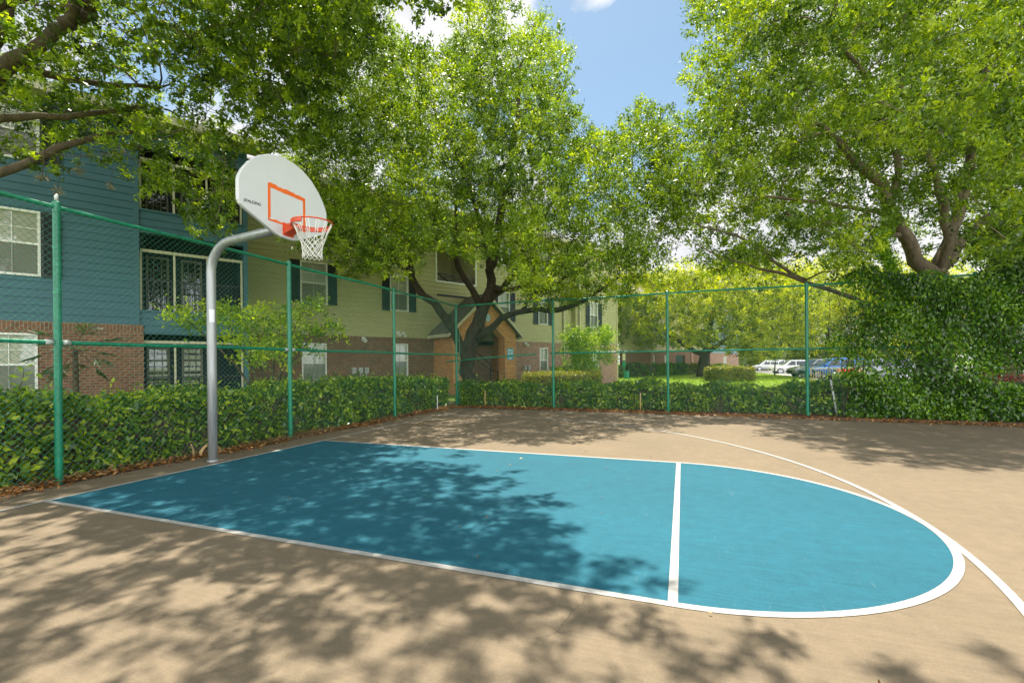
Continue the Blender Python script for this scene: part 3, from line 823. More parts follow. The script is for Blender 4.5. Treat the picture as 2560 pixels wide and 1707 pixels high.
# net of knotted cord
mb = MB(); NN = 12
rows = [(0, RR - .004, -.012), (0, .150, -.19), (1, .128, -.235), (0, .118, -.275), (1, .112, -.315), (0, .109, -.355), (1, .110, -.395), (0, .115, -.43)]
def npnt(i, j):
    h, r_, dz_ = rows[i]; t = 2 * math.pi * (j + .5 * h) / NN
    return np.array([RX + r_ * math.cos(t), cy + r_ * math.sin(t), RZ + dz_ + .006 * math.sin(3 * t + i)])
for j in range(NN):
    a = npnt(0, j); b = npnt(1, j)
    tt = 2 * math.pi * j / NN
    for s in (-.018, .018):
        t2 = tt + s * 4
        p = np.array([RX + (RR - .004) * math.cos(t2), cy + (RR - .004) * math.sin(t2), RZ - .012])
        q = npnt(1, j + (s * 9)); mid = (p + q) / 2 - np.array([RX - (p + q)[0] / 2, cy - (p + q)[1] / 2, 0]) * -.05
        mb.tube([p, mid, q], .0038, 5)
    mb.tube([npnt(0, j) + (0, 0, .02), npnt(0, j) + (0, 0, -.006)], .006, 5)
    for i in range(1, len(rows) - 1):
        h = rows[i][0]
        for jn in ((j - 1, j) if h == 0 else (j, j + 1)):
            mb.tube([npnt(i, j), npnt(i + 1, jn)], .0042, 5)
        mb.tube([npnt(i, j) + (0, 0, .006), npnt(i, j) - (0, 0, .006)], .0068, 5)
mb.build('net', M['cord'], hp, off, True)

# ================================================================== buildings (local frame: x along the facade, -y out of it)
BTH = R(29)
BV = np.array([math.sin(BTH), math.cos(BTH), 0]); NV = np.array([math.cos(BTH), -math.sin(BTH), 0])
BRZ = R(61)
def borigin(P): p = CAM - NV * P; return (p[0], p[1], 0)
def fb(s, z, t): return (s, -t, z)
def cut(s0, s1, z0, z1, ops):
    """rectangles of a wall left over between its openings"""
    xs = sorted({s0, s1, *[min(max(v, s0), s1) for o_ in ops for v in o_[:2]]}); out = []
    for a, b in zip(xs, xs[1:]):
        if b - a < 1e-4: continue
        z = z0
        for o_ in sorted([o_ for o_ in ops if o_[0] < b - 1e-4 and o_[1] > a + 1e-4], key=lambda q: q[2]):
            if o_[2] > z: out.append((a, b, z, min(o_[2], z1)))
            z = max(z, o_[3])
        if z < z1: out.append((a, b, z, z1))
    return out
EXPO = .203
def siding(mb, rects, t, back=.14):
    for a, b, z0, z1 in rects:
        k = math.floor((z0 - 2.47) / EXPO)
        while True:
            lo = 2.47 + k * EXPO; hi = lo + EXPO; k += 1
            if lo >= z1 - 1e-4: break
            l, h = max(lo, z0), min(hi, z1)
            if h - l < .01: continue
            tl = t + .027 - .023 * (l - lo) / EXPO; th_ = t + .027 - .023 * (h - lo) / EXPO
            mb.add([fb(a, l, tl), fb(b, l, tl), fb(b, h, th_), fb(a, h, th_), fb(a, l, t - .01), fb(b, l, t - .01)], [(0, 1, 2, 3), (4, 5, 1, 0)])
        mb.box(a, b, -(t - .012), -(t - back), z0, z1)
def brick(mb, rects, t, th_=.16):
    for a, b, z0, z1 in rects: mb.box(a, b, -t, -(t - th_), z0, z1)
def window(parent, s0, s1, z0, z1, t, sh=(1, 1), cols=2, screen=True, lab=None, shw=.36):
    mb = MB(); f = .055
    mb.box(s0, s0 + f, -(t + .045), -(t - .09), z0, z1); mb.box(s1 - f, s1, -(t + .045), -(t - .09), z0, z1)
    mb.box(s0 + f, s1 - f, -(t + .045), -(t - .09), z1 - f, z1); mb.box(s0 + f, s1 - f, -(t + .055), -(t - .09), z0, z0 + f)
    zm = (z0 + z1) / 2; mb.box(s0 + f, s1 - f, -(t - .01), -(t - .075), zm - .025, zm + .025)
    for i in range(1, cols):
        x = s0 + (s1 - s0) * i / cols; mb.box(x - .011, x + .011, -(t - .03), -(t - .052), z0 + f, z1 - f)
    zq = (zm + z1 - f) / 2; mb.box(s0 + f, s1 - f, -(t - .031), -(t - .051), zq - .009, zq + .009)
    wn = mb.build('window', M['white_trim'], parent)
    mb = MB(); mb.add([fb(s0 + f, z0 + f, t - .06), fb(s1 - f, z0 + f, t - .06), fb(s1 - f, z1 - f, t - .06), fb(s0 + f, z1 - f, t - .06)], [(0, 1, 2, 3)])
    mb.build('pane', M['glass'], wn)
    mb = MB(); mb.box(s0 + f * .6, s1 - f * .6, -(t - .066), -(t - .074), z0 + f * .6, z1 - f * .6); mb.build('blind', M['blind'], wn)
    if screen:
        mb = MB(); mb.add([fb(s0 + f, z0 + f, t - .02), fb(s1 - f, z0 + f, t - .02), fb(s1 - f, zm - .02, t - .02), fb(s0 + f, zm - .02, t - .02)], [(0, 1, 2, 3)]); mb.build('insect_screen', M['screen'], wn)
    for side, on in ((-1, sh[0]), (1, sh[1])):
        if not on: continue
        a, b = (s0 - shw, s0 - .01) if side < 0 else (s1 + .01, s1 + shw)
        mb = MB(); g = .05
        for q in ((a, a + g, z0, z1), (b - g, b, z0, z1), (a + g, b - g, z0, z0 + g), (a + g, b - g, z1 - g, z1), (a + g, b - g, zm - g / 2, zm + g / 2)): mb.box(q[0], q[1], -(t + .068), -(t + .033), q[2], q[3])
        z = z0 + g
        while z < z1 - g - .03:
            mb.add([fb(a + g, z, t + .060), fb(b - g, z, t + .060), fb(b - g, z + .05, t + .040), fb(a + g, z + .05, t + .040)], [(0, 1, 2, 3)]); z += .045
        mb.box(a + g, b - g, -(t + .040), -(t + .034), z0 + g, z1 - g)
        mb.build('shutter', M['shutter'], parent)
    return wn
def railing(parent, pts_s, zb, zt, t, gap=.11, mat='iron', name='railing'):
    mb = MB(); a, b = pts_s
    mb.box(a, b, -(t + .02), -(t - .02), zt - .04, zt); mb.box(a, b, -(t + .015), -(t - .015), zb + .06, zb + .09)
    n_ = int((b - a) / gap)
    for i in range(n_ + 1):
        x = a + (b - a) * i / n_; mb.box(x - .009, x + .009, -(t + .009), -(t - .009), zb + .02, zt - .041)
    return mb.build(name, M[mat], parent)
def french_door(parent, s0, s1, z0, z1, t, blind):
    mb = MB(); f = .06
    mb.box(s0, s0 + f, -(t + .03), -(t - .03), z0, z1); mb.box(s1 - f, s1, -(t + .03), -(t - .03), z0, z1)
    mb.box(s0 + f, s1 - f, -(t + .03), -(t - .03), z1 - f, z1); mb.box(s0 + f, s1 - f, -(t + .03), -(t - .03), z0, z0 + .2)
    for i in (1, 2): x = s0 + (s1 - s0) * i / 3; mb.box(x - .012, x + .012, -(t + .025), -(t - .0), z0 + .2, z1 - f)
    for i in range(1, 5): z = z0 + .2 + (z1 - f - z0 - .2) * i / 5; mb.box(s0 + f, s1 - f, -(t + .0245), -(t + .001), z - .012, z + .012)
    d = mb.build('door', M['door'], parent)
    mb = MB(); mb.add([fb(s0 + f, z0 + .2, t - .01), fb(s1 - f, z0 + .2, t - .01), fb(s1 - f, z1 - f, t - .01), fb(s0 + f, z1 - f, t - .01)], [(0, 1, 2, 3)]); mb.build('pane', M['glass'], d)
    mb = MB(); mb.box(s0 + f, s1 - f, -(t - .03), -(t - .035), z0 + .2, z1 - f); mb.build('blind', M['blind'] if blind else M['dark_room'], d)  # without a blind, a dark sheet stands in for the unlit room

apt = thing('apartment_building', 'three storey apartment building with a dark blue wing, khaki siding and a gabled brick porch', 'building', borigin(18.5), BRZ)
# blue wing
WT = 1.8
ops_b = [(-2.55, -1.53, 3.6, 5.26), (-2.55, -1.53, 6.5, 8.0)]
mb = MB(); siding(mb, cut(-9, .30, 2.47, 8.12, ops_b), WT)
siding(mb, [(.42, 3.02, 2.22, 2.86), (.42, 3.02, 5.1, 5.74), (.42, 3.02, 7.55, 8.12)], WT - .01, .2)
for a, b in ((.30, .42), (3.02, 3.13)): mb.box(a, b, -(WT + .042), -(WT - .16), 2.47, 8.12)
mb.box(3.02, 3.13, -(WT + .02), -(WT - .14), -.5, 2.47)
for z in (2.875, 5.755): mb.box(.42, 3.02, -(WT + .035), -(WT - .2), z - .015, z + .03)
mb.build('blue_wall', M['blue_siding'], apt)
# recess: back, side and end walls, floors
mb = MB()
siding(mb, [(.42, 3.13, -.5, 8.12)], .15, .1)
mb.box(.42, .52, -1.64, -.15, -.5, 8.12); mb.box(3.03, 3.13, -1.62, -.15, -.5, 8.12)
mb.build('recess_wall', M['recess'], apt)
for z in (2.70, 5.58, -.15):
    mb = MB(); mb.box(.53, 3.02, -1.58, -.18, z - .1, z); mb.build('balcony_floor', M['concrete'], apt)
ops_bb = [(-2.62, -1.6, .58, 2.16)]
mb = MB(); brick(mb, cut(-9, .50, -.6, 2.466, ops_bb), WT + .03, .2); mb.build('brick_wall', M['brick'], apt)
for s0, s1, z0, z1 in ops_b: window(apt, s0, s1, z0, z1, WT, (0, 1), 2)
window(apt, -2.62, -1.6, .58, 2.16, WT, (0, 0), 2)
for fl, hd in ((-.15, 2.0), (2.70, 4.62), (5.58, 7.24)):
    mb = MB()
    top = {-.15: 2.2, 2.70: 5.09, 5.58: 7.54}[fl]
    mb.box(.45, 3.0, -1.72, -1.66, hd - .04, hd + .04)
    for s in (.455, 1.23, 2.05, 2.97): mb.box(s - .025, s + .025, -1.715, -1.665, max(fl, {-.15: -.3, 2.70: 2.91, 5.58: 5.79}[fl]), hd - .041)
    mb.build('screen_frame', M['cream_trim'], apt)
    railing(apt, (.5, 2.95), fl + .02, fl + 1.14, 1.60)
    french_door(apt, .62, 1.2, fl + .02, fl + 2.05, .20, fl < 0)
    french_door(apt, 1.51, 2.08, fl + .02, fl + 2.05, .20, fl < 0)
# khaki range
ops_k = [(5.22, 6.24, 3.66, 5.3), (8.88, 9.77, 3.62, 5.2), (11.25, 13.45, 5.2, 7.3), (14.88, 15.69, 3.5, 5.05), (17.77, 18.53, 3.45, 5.0), (21.9, 22.7, 3.45, 5.0),
         (5.22, 6.24, 6.5, 7.95), (8.88, 9.77, 6.5, 7.95), (14.88, 15.69, 6.4, 7.9), (17.77, 18.53, 6.4, 7.9)]
mb = MB(); siding(mb, cut(2.6, 20.6, 2.47, 8.2, ops_k), 0)
mb.box(3.3, 3.42, -.035, .05, 2.47, 8.2)
siding(mb, cut(20.72, 24.6, 2.47, 8.2, ops_k), .25)
mb.box(20.6, 20.72, -.29, .1, 2.47, 8.2); mb.box(24.6, 24.72, -.29, .1, -.6, 8.2)
mb.box(2.6, 24.7, 13.8, 14, -.6, 8.2); mb.box(24.55, 24.65, .1, 14, -.6, 8.2)
mb.build('khaki_wall', M['olive_siding'], apt)
ops_kb = [(5.25, 6.18, .6, 2.15), (9.0, 9.72, .68, 2.2), (17.84, 18.5, .74, 2.15), (22.0, 22.7, .7, 2.1)]
mb = MB(); brick(mb, cut(3.1, 11.0, -.6, 2.466, ops_kb), .03, .2); mb.build('brick_wall', M['brick'], apt)
mb = MB(); brick(mb, cut(14.72, 20.66, -.6, 2.466, ops_kb), .03, .2); brick(mb, cut(20.66, 24.6, -.6, 2.46, ops_kb), .285, .2); brick(mb, [(11.0, 14.72, -.6, 2.466)], .0, .15); mb.build('brick_wall', M['pink_brick'], apt)
for i, (s0, s1, z0, z1) in enumerate(ops_k):
    if i != 2: window(apt, s0, s1, z0, z1, .25 if s0 > 20.7 else 0, (1, 1), 2)
for s0, s1, z0, z1 in ops_kb: window(apt, s0, s1, z0, z1, .25 if s0 > 20.7 else 0, (0, 0), 2)
# stair landing opening high in the wall
mb = MB(); mb.box(11.25, 13.45, .14, 2.2, 4.9, 5.0); mb.box(11.1, 11.25, .14, 2.2, 5.0, 7.4); mb.box(13.45, 13.6, .14, 2.2, 5.0, 7.4); mb.box(11.25, 13.45, 2.1, 2.2, 5.0, 7.4); mb.box(11.25, 13.45, .14, 2.2, 7.3, 7.4)
mb.build('landing_wall', M['cream_trim'], apt)
mb = MB()
for q in ((11.17, 11.25, 5.12, 7.38), (13.45, 13.53, 5.12, 7.38), (11.25, 13.45, 5.12, 5.2), (11.25, 13.45, 7.3, 7.38)): mb.box(q[0], q[1], -.045, .05, q[2], q[3])
mb.build('opening_trim', M['white_trim'], apt)
railing(apt, (11.27, 13.43), 5.2, 5.56, -.02, .1)
mb = MB(); mb.tube([(11.5, 1.2, 6.1), (12.6, 1.2, 5.5), (13.3, 1.2, 5.1)], .03, 8); mb.build('stair_rail', M['iron'], apt)
mb = MB(); mb.box(11.25, 13.38, -.05, 0, 4.49, 4.57); mb.build('dark_strip', M['shutter'], apt)  # dark strip on the wall above the porch roof
# roofs and eaves
def roof_prism(a, b, t0, z0, tr, zr, t1, name='roof'):
    mb = MB(); mb.prism([(t0, z0), (tr, zr), (t1, z0), (t1, z0 - .02), (tr, zr - .16), (t0, z0 - .02)], lambda t, z, d: (d, -t, z), a, b); return mb.build(name, M['shingle'], apt)
roof_prism(-9.6, 3.75, 2.45, 8.36, -6.2, 11.9, -14.6); roof_prism(3.2, 25.3, .62, 8.42, -7, 11.6, -14.6)
mb = MB(); mb.box(-9.6, 3.7, -2.42, -1.72, 8.125, 8.165); mb.box(3.14, 25.2, -.6, .2, 8.205, 8.245); mb.box(24.6, 25.2, .2, 14, 8.205, 8.245); mb.build('soffit', M['soffit'], apt)
mb = MB(); mb.box(-9.6, 3.74, -2.46, -2.425, 8.13, 8.34); mb.box(3.705, 3.74, -2.42, -.6, 8.13, 8.34); mb.box(3.2, 25.3, -.635, -.605, 8.21, 8.40)
mb.build('fascia', M['cream_trim'], apt)
# downspouts, lamps, meters
for s, t in ((19.8, .05), (20.9, .32)):
    mb = MB(); mb.box(s - .04, s + .04, -(t + .07), -t, -.5, 8.2); mb.build('downspout', M['cream_trim'], apt)
for s, z, t in ((7.68, 2.35, .03), (9.24, 2.64, .02), (9.50, 2.62, .02), (16.79, 2.34, .03)):
    mb = MB(); mb.box(s - .07, s + .07, -(t + .04), -t, z - .07, z + .09); mb.tube([(s, -(t + .04), z), (s, -(t + .14), z - .03), (s, -(t + .22), z - .08)], [.045, .06, .085], 10); mb.build('flood_light', M['white_trim'], apt)
for s in (7.25, 7.52, 7.78, 16.68, 16.97):
    mb = MB(); mb.box(s - .085, s + .085, -.14, -.03, .93, 1.18); mb.disc_cyl((s, -.16, 1.1), (0, 1, 0), .055, .05, 14); mb.box(s - .025, s + .025, -.07, -.03, -.4, .93); mb.build('meter_box', M['meter'], apt)
# gabled brick porch
PT = 1.6
mb = MB()
mb.prism([(11.05, -.6), (11.92, -.6), (11.92, 2.49), (12.52, 2.97), (13.33, 2.97), (13.93, 2.49), (13.93, -.6), (14.72, -.6), (14.72, 2.74), (12.9, 4.30), (11.05, 2.72)], fb, PT, PT - .36)
mb.box(11.05, 11.25, -(PT - .37), 0, -.6, 2.7); mb.box(14.52, 14.72, -(PT - .37), 0, -.6, 2.7)
mb.build('porch_wall', M['porch_brick'], apt)
mb = MB()
mb.prism([(11.86, -.6), (11.92, -.6), (11.92, 2.49), (12.52, 2.97), (13.33, 2.97), (13.93, 2.49), (13.93, -.6), (13.99, -.6), (13.99, 2.52), (13.36, 3.04), (12.49, 3.04), (11.86, 2.52)], fb, PT + .015, PT - .001)
mb.build('arch_trim', M['brick'], apt)
mb = MB()
for a, b in (((10.72, 2.52), (12.9, 4.42)), ((15.02, 2.56), (12.9, 4.42))):
    mb.prism([a, b, (b[0], b[1] + .13), (a[0], a[1] + .10)], fb, PT + .20, -.3)
mb.build('porch_roof', M['shingle'], apt)
mb = MB()
for a, b in (((10.72, 2.47), (12.9, 4.37)), ((15.02, 2.51), (12.9, 4.37))):
    mb.prism([a, b, (b[0], b[1] + .17), (a[0], a[1] + .13)], fb, PT + .235, PT + .203)
mb.box(10.70, 10.74, -(PT + .2), 0, 2.45, 2.60); mb.box(15.0, 15.04, -(PT + .2), 0, 2.47, 2.62)
mb.build('rake_trim', M['cream_trim'], apt)
mb = MB()
for i in range(7): mb.box(13.3 - .26 * (i + 1), 13.3 - .26 * i, -1.1, -.05, -.5, -.2 + .18 * (i + 1))
mb.box(11.26, 14.5, -1.9, -.05, -.55, -.2)
mb.build('stair', M['concrete'], apt)
mb = MB(); tt_ = 1.0
mb.tube([(12.2, -tt_, 2.30), (12.76, -tt_, 1.86), (13.59, -tt_, 1.24), (13.62, -tt_, .95), (13.78, -tt_, .91), (14.06, -tt_, .91), (14.08, -tt_, .1)], .024, 8)
mb.tube([(12.2, -tt_, 1.92), (12.89, -tt_, 1.42), (13.62, -tt_, .96)], .018, 8); mb.tube([(13.6, -tt_, 1.24), (13.6, -tt_, -.1)], .022, 8)
mb.tube([(12.3, -tt_, .75), (12.6, -tt_, .5), (13.6, -tt_, -.1)], .018, 8)
for i in range(11):
    s = 12.3 + .12 * i; mb.tube([(s, -tt_, 1.86 - (s - 12.2) * .70), (s, -tt_, 1.86 - (s - 12.2) * .7 - 1.0)], .009, 5)
mb.build('stair_rail', M['iron'], apt)
mb = MB(); mb.box(13.2, 14.4, -.25, -.02, 2.22, 2.40); mb.build('lintel', M['iron'], apt)
# signs on the porch
def bworld(s, z, t, P=18.5): p = CAM - NV * (P - t) + BV * s; return (p[0], p[1], z)
pq = thing('number_plaque', 'pale blue oval number plaque high on the brick porch gable', 'sign', bworld(13.0, 3.42, PT + .005), BRZ)
mb = MB(); e = np.linspace(0, 2 * math.pi, 25)[:-1]
mb.prism([(.135 * math.cos(a), .18 * math.sin(a)) for a in e], lambda a, b, d: (a, -d, b), 0, .02); mb.build('plate', M['sign_blue'], pq)
mb = MB(); n_ = 24
mb.add([(.118 * math.cos(a), -.0225, .16 * math.sin(a)) for a in e] + [(.098 * math.cos(a), -.0225, .138 * math.sin(a)) for a in e], [(i, (i + 1) % n_, n_ + (i + 1) % n_, n_ + i) for i in range(n_)]); mb.build('rim_line', M['sign_white'], pq)
lettering('2', .2, 'lettering', M['sign_white'], pq, frame_m((0, -.023, 0), (1, 0, 0), (0, 0, 1)))
sg = thing('wall_sign', 'blue sign with rows of white lettering on the porch pier', 'sign', bworld(14.35, 1.74, PT + .005), BRZ)
mb = MB(); mb.box(-.2, .2, -.015, 0, -.28, .28); mb.build('plate', M['sign_blue'], sg)
mb = MB()
for z, segs in ((.17, (-.13, -.05, .04, .12)), (.04, (-.12, -.04, .05, .13)), (-.09, (-.13, -.04, .04, .13)), (-.2, (-.06, .03))):
    for x in segs: mb.box(x - .028, x + .026, -.0175, -.0155, z - .035, z + .035)
mb.build('lettering', M['sign_white'], sg)

# farther block across the lawn
FP, FK = 27.5, 27.5 / 22
far = thing('apartment_building', 'farther apartment block of brown brick and pale siding beyond the lawn', 'building', borigin(FP), BRZ)
def fs(*v): return [x * FK for x in v]
f0, f1, f2 = fs(30.4, 34.66, 45.6)
wins = [(*fs(35.8, 36.5), .3, 2.08), (*fs(38.2, 38.9), .3, 2.08)]; wins2 = [(a, b, 3.5, 5.1) for a, b, _, _ in wins]; dr = (*fs(40.2, 41.9), -.8, 2.1)
mb = MB(); brick(mb, [(f0, f1, -.8, 2.53)], .0, .3); brick(mb, cut(f1, f2, -.8, 2.53, wins + [dr]), -1.2, .3); mb.box(f1 - .26, f1, 0.3, 1.2, -.8, 2.53); mb.build('brick_wall', M['brick'], far)
for a, t_ in ((f1 - .35, .05), (fs(43)[0], -1.1), (fs(45.2)[0], -1.1)): mb = MB(); brick(mb, [(a, a + .5, -.8, 2.5)], t_, .2); mb.build('pier', M['pink_brick'], far)
mb = MB(); siding(mb, [(f0, f1 + .04, 2.55, 8.2)], .03); siding(mb, cut(f1 + .04, f2, 2.55, 8.2, wins2), -1.17); mb.box(f1 - .1, f1 + .04, .2, 1.1, 2.55, 8.2); mb.build('siding_wall', M['olive_siding'], far)
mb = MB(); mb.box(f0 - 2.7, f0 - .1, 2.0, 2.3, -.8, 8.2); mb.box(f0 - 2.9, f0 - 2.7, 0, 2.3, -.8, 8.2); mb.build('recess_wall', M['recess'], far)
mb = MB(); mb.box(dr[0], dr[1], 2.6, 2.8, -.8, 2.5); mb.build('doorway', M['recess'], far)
for q in wins + wins2: window(far, *q, -1.2, (0, 0), 2)
mb = MB()
for k in range(9): mb.box(dr[0] + .05 + k * .18, dr[0] + .06 + k * .18 + .18, 1.6, 2.5, -.6, -.45 + .2 * (9 - k))
mb.build('stair', M['concrete'], far)
mb = MB(); mb.tube([(dr[0], 1.5, 2.1), (dr[1], 1.5, .4)], .03, 6); mb.tube([(dr[0], 1.5, 1.6), (dr[1], 1.5, -.1)], .03, 6); mb.build('stair_rail', M['iron'], far)
mb = MB(); mb.prism([(.6, 8.2), (-6, 11), (-13, 8.2)], lambda t, z, d: (d, -t, z), f0 - 3, f2 + .6); mb.build('roof', M['shingle'], far)
mb = MB(); mb.box(f1 + .09, f1 + .17, -.06, .01, -.6, 8.1); mb.build('downspout', M['cream_trim'], far)
ann = thing('apartment_building', 'small glimpse of a grey blue sided block over pale brick behind the lawn oak', 'building', borigin(FP), BRZ)
a0, a1, w0, w1 = fs(46.3, 53, 49.3, 50)
mb = MB(); siding(mb, [(a0, a1, 2.4, 7.8)], -.8); mb.box(a0, a0 + .12, .95, 12, -.8, 7.8); mb.build('siding_wall', M['grey_siding'], ann)
mb = MB(); brick(mb, cut(a0, a1, -.8, 2.38, [(w0, w1, .2, 1.95)]), -.75, .3); mb.build('brick_wall', M['pink_brick'], ann)
window(ann, w0, w1, .2, 1.95, -.8, (0, 0), 2)
mb = MB(); mb.prism([(0, 7.8), (-6, 10.3), (-12, 7.8)], lambda t, z, d: (d, -t, z), a0 - .1, a1 + .5); mb.build('roof', M['shingle'], ann)

# ================================================================== trees
def tree(name, label, base, limbs, clumps, rad, total, ln, leafm, barkm, group='trees around the court', spread=.26, per=26, tone0=.48, r0=.035, twigs=0, wr=.45, tvar=.20, avoid=None, updir=.35, zs=.7):
    t = thing(name, label, 'tree', base, 0, group)
    wood('trunk', limbs, clumps, barkm, t, base, r0, 6, twigs, float(np.mean(rad)))
    foliage('crown', clumps, rad, total, ln, leafm, t, base, spread, per, zs, tone0, tvar, .25, wr, avoid, updir)
    return t
def keep_part(P, boxes):
    X, Y, D = proj(P); k = np.ones(len(P), bool); u = rng.random(len(P))
    for x0, x1, y0, y1, pr_ in boxes: k &= ~((X > x0) & (X < x1) & (Y > y0) & (Y < y1) & (D > 0) & (u > pr_))
    return P[k]
def off_frame(X, Y, D): return (D < .3) | (X < -25) | (X > 2377) | (Y < -30) | (Y > 1600)

# big oak whose trunk stands left of the frame: low limbs over the fence, high limbs over the court
PL = [(-400, -500), (860, -500), (835, 0), (770, 120), (705, 250), (690, 325), (640, 340), (565, 348), (540, 410), (528, 480), (508, 540), (440, 535), (405, 470), (380, 450), (330, 440), (310, 400), (245, 330), (225, 330), (110, 365), (60, 350), (-400, 380)]
def test_l(P):
    X, Y, D = proj(P); return in_poly(X, Y, PL) & (D > .5) & not_lit(P) & (P[:, 2] > 3.2)
cl_vis = fill(2600, px_sampler(-250, 880, -350, 545, 7.2, 12.5), test_l, .80)
cl_vis = keep_part(cl_vis, [(150, 400, 110, 235, .55), (380, 560, 235, 310, .5), (-50, 120, 0, 110, .55), (240, 330, 330, 450, .7), (200, 560, -50, 90, .75)])
SH = np.array([(-2.5, -9), (9.5, -9), (9.5, -2.75), (7.4, -2.3), (5.8, -2.1), (5.35, -1.75), (4.9, -.8), (4.2, .3), (3.7, 1.25), (2.6, 1.65), (1.0, 2.4), (-.5, 4.0), (-3, 4.5)])
def over_sampler(n):
    g = np.stack([rng.uniform(-3, 9.5, n), rng.uniform(-9, 4.5, n)], 1); z = rng.uniform(5.8, 9.3, n)
    g[in_poly(g[:, 0], g[:, 1], SH) == 0] = (-99, -99)
    return np.column_stack([g + SUN[:2] * (z / SUN[2])[:, None], z])
def test_o(P):
    X, Y, D = proj(P); return (P[:, 0] > -50) & not_lit(P) & (off_frame(X, Y - 0, D) | in_poly(X, Y, PL))
cl_over = fill(3500, over_sampler, test_o, .88)
def dense_key(n):
    P = over_sampler(n); s = sun_spot(P); k = (s[:, 1] > -1.9) & (s[:, 0] > -.5); return P[k]
cl_key = fill(3500, dense_key, test_o, .72)
n_v, n_o, n_k = len(cl_vis), len(cl_over), len(cl_key)
cl_over = np.vstack([cl_over, cl_key])
BL = (-6.3, -1.2, 0)
limbs_l = [
    [(-6.3, -1.2, -.2, .50), (-6.2, -1.1, 1.5, .40), (-6.0, -.9, 3.0, .37), (-5.9, -.8, 3.9, .33)],
    [(-6.0, -.9, 3.0, .16), pt(-60, 425, 7.5, .13), pt(0, 402, 7.6, .075), pt(84, 368, 7.9, .068), pt(197, 323, 8.3, .055), pt(300, 300, 8.8, .04)],
    [(-5.9, -.8, 3.8, .28), pt(-60, 230, 7.5, .17), pt(42, 140, 7.4, .105), pt(98, 93, 7.4, .095), pt(155, 45, 7.4, .09), pt(182, -10, 7.3, .08), pt(200, -140, 7., .07), (-3, 2.2, 9.5, .05)],
    [pt(140, 58, 7.4, .10), pt(190, 25, 7.5, .085), pt(225, -5, 7.4, .08), pt(300, -70, 7.2, .06), (-1.5, 2.5, 9.3, .04)],
    [pt(42, 142, 7.4, .08), pt(107, 174, 7.8, .06), pt(230, 190, 8.3, .05), pt(365, 202, 9, .03)],
    [(-5.9, -.8, 3.7, .12), pt(-40, 278, 7.6, .07), pt(42, 272, 7.8, .06), pt(200, 262, 8.2, .045), pt(337, 245, 8.8, .03)],
    [(-5.9, -.8, 3.9, .2), pt(-40, 130, 8.6, .14), pt(12, 60, 8.5, .12), pt(25, -20, 8.5, .11), (-6, 1.5, 9, .05)],
    [(-5.9, -.8, 3.9, .30), (-4.2, -1.5, 6.4, .22), (-1.6, -2, 8.2, .16), (1.5, -2.3, 9.3, .10), (4.4, -2.6, 9.9, .05)],
    [(-4.6, -1.3, 6.0, .18), (-3.4, .4, 8.0, .13), (-.6, 1.5, 9.4, .08), (1.6, 1.6, 10, .04)],
    [(-4.2, -1.5, 6.4, .16), (-1.5, -4.5, 8.3, .11), (2, -6, 9.2, .06), (5.5, -6, 9.8, .03)]]
tl = thing('oak_tree', 'oak reaching in from the upper left over the blue wall, its trunk out of frame', 'tree', BL, 0, 'trees around the court')
allc = np.vstack([cl_vis, cl_over])
wood('trunk', limbs_l, allc, M['bark_mid'], tl, BL, .03, 6, 2, .7)
def avoid_l(P):
    X, Y, D = proj(P); return ~((D > 0) & (X > 545) & (X < 770) & (Y > 352) & (Y < 600))
foliage('crown', allc, np.concatenate([np.full(n_v, .58), np.full(n_o + n_k, .78)]), n_v * 300 + n_o * 300 + n_k * 520, .084, M['oak_leaf'], tl, BL, .21, 34, .65, .52, .18, .5, .45, avoid_l, .1, np.concatenate([np.full(n_v, 300.), np.full(n_o, 300.), np.full(n_k, 520.)]))

# oak behind the far corner of the court
PC = [(690, 480), (655, 400), (700, 330), (760, 130), (800, -120), (845, -150), (880, 40), (985, 185), (1050, 120), (1090, -90), (1135, -90), (1150, 70), (1195, 140), (1228, 30), (1258, 110), (1290, 120), (1290, 210), (1310, 280), (1390, 320), (1480, 250), (1545, 300), (1560, 420), (1575, 560), (1565, 640), (1500, 690), (1400, 695), (1290, 690), (1235, 680), (1180, 630), (1100, 585), (1000, 570), (940, 590), (890, 610), (845, 640), (780, 605), (740, 580), (690, 565)]
BC = tuple(np.append(at(1073, 875, 15.9)[:2], 0.))
def ell(P, c, r): return (((P - np.array(c)) / np.array(r)) ** 2).sum(1)
def test_c(P):
    X, Y, D = proj(P); e = ell(P, (-.9, 9.0, 8.6), (7.8, 6.4, 8.0)); return in_poly(X, Y, PC) & (D > 3) & not_lit(P) & (e < 1) & ((e > .35) | (rng.random(len(P)) < .35))
cl_c = fill(5200, px_sampler(650, 1600, -160, 720, 9, 22), test_c, .92)
bx, by = BC[:2]
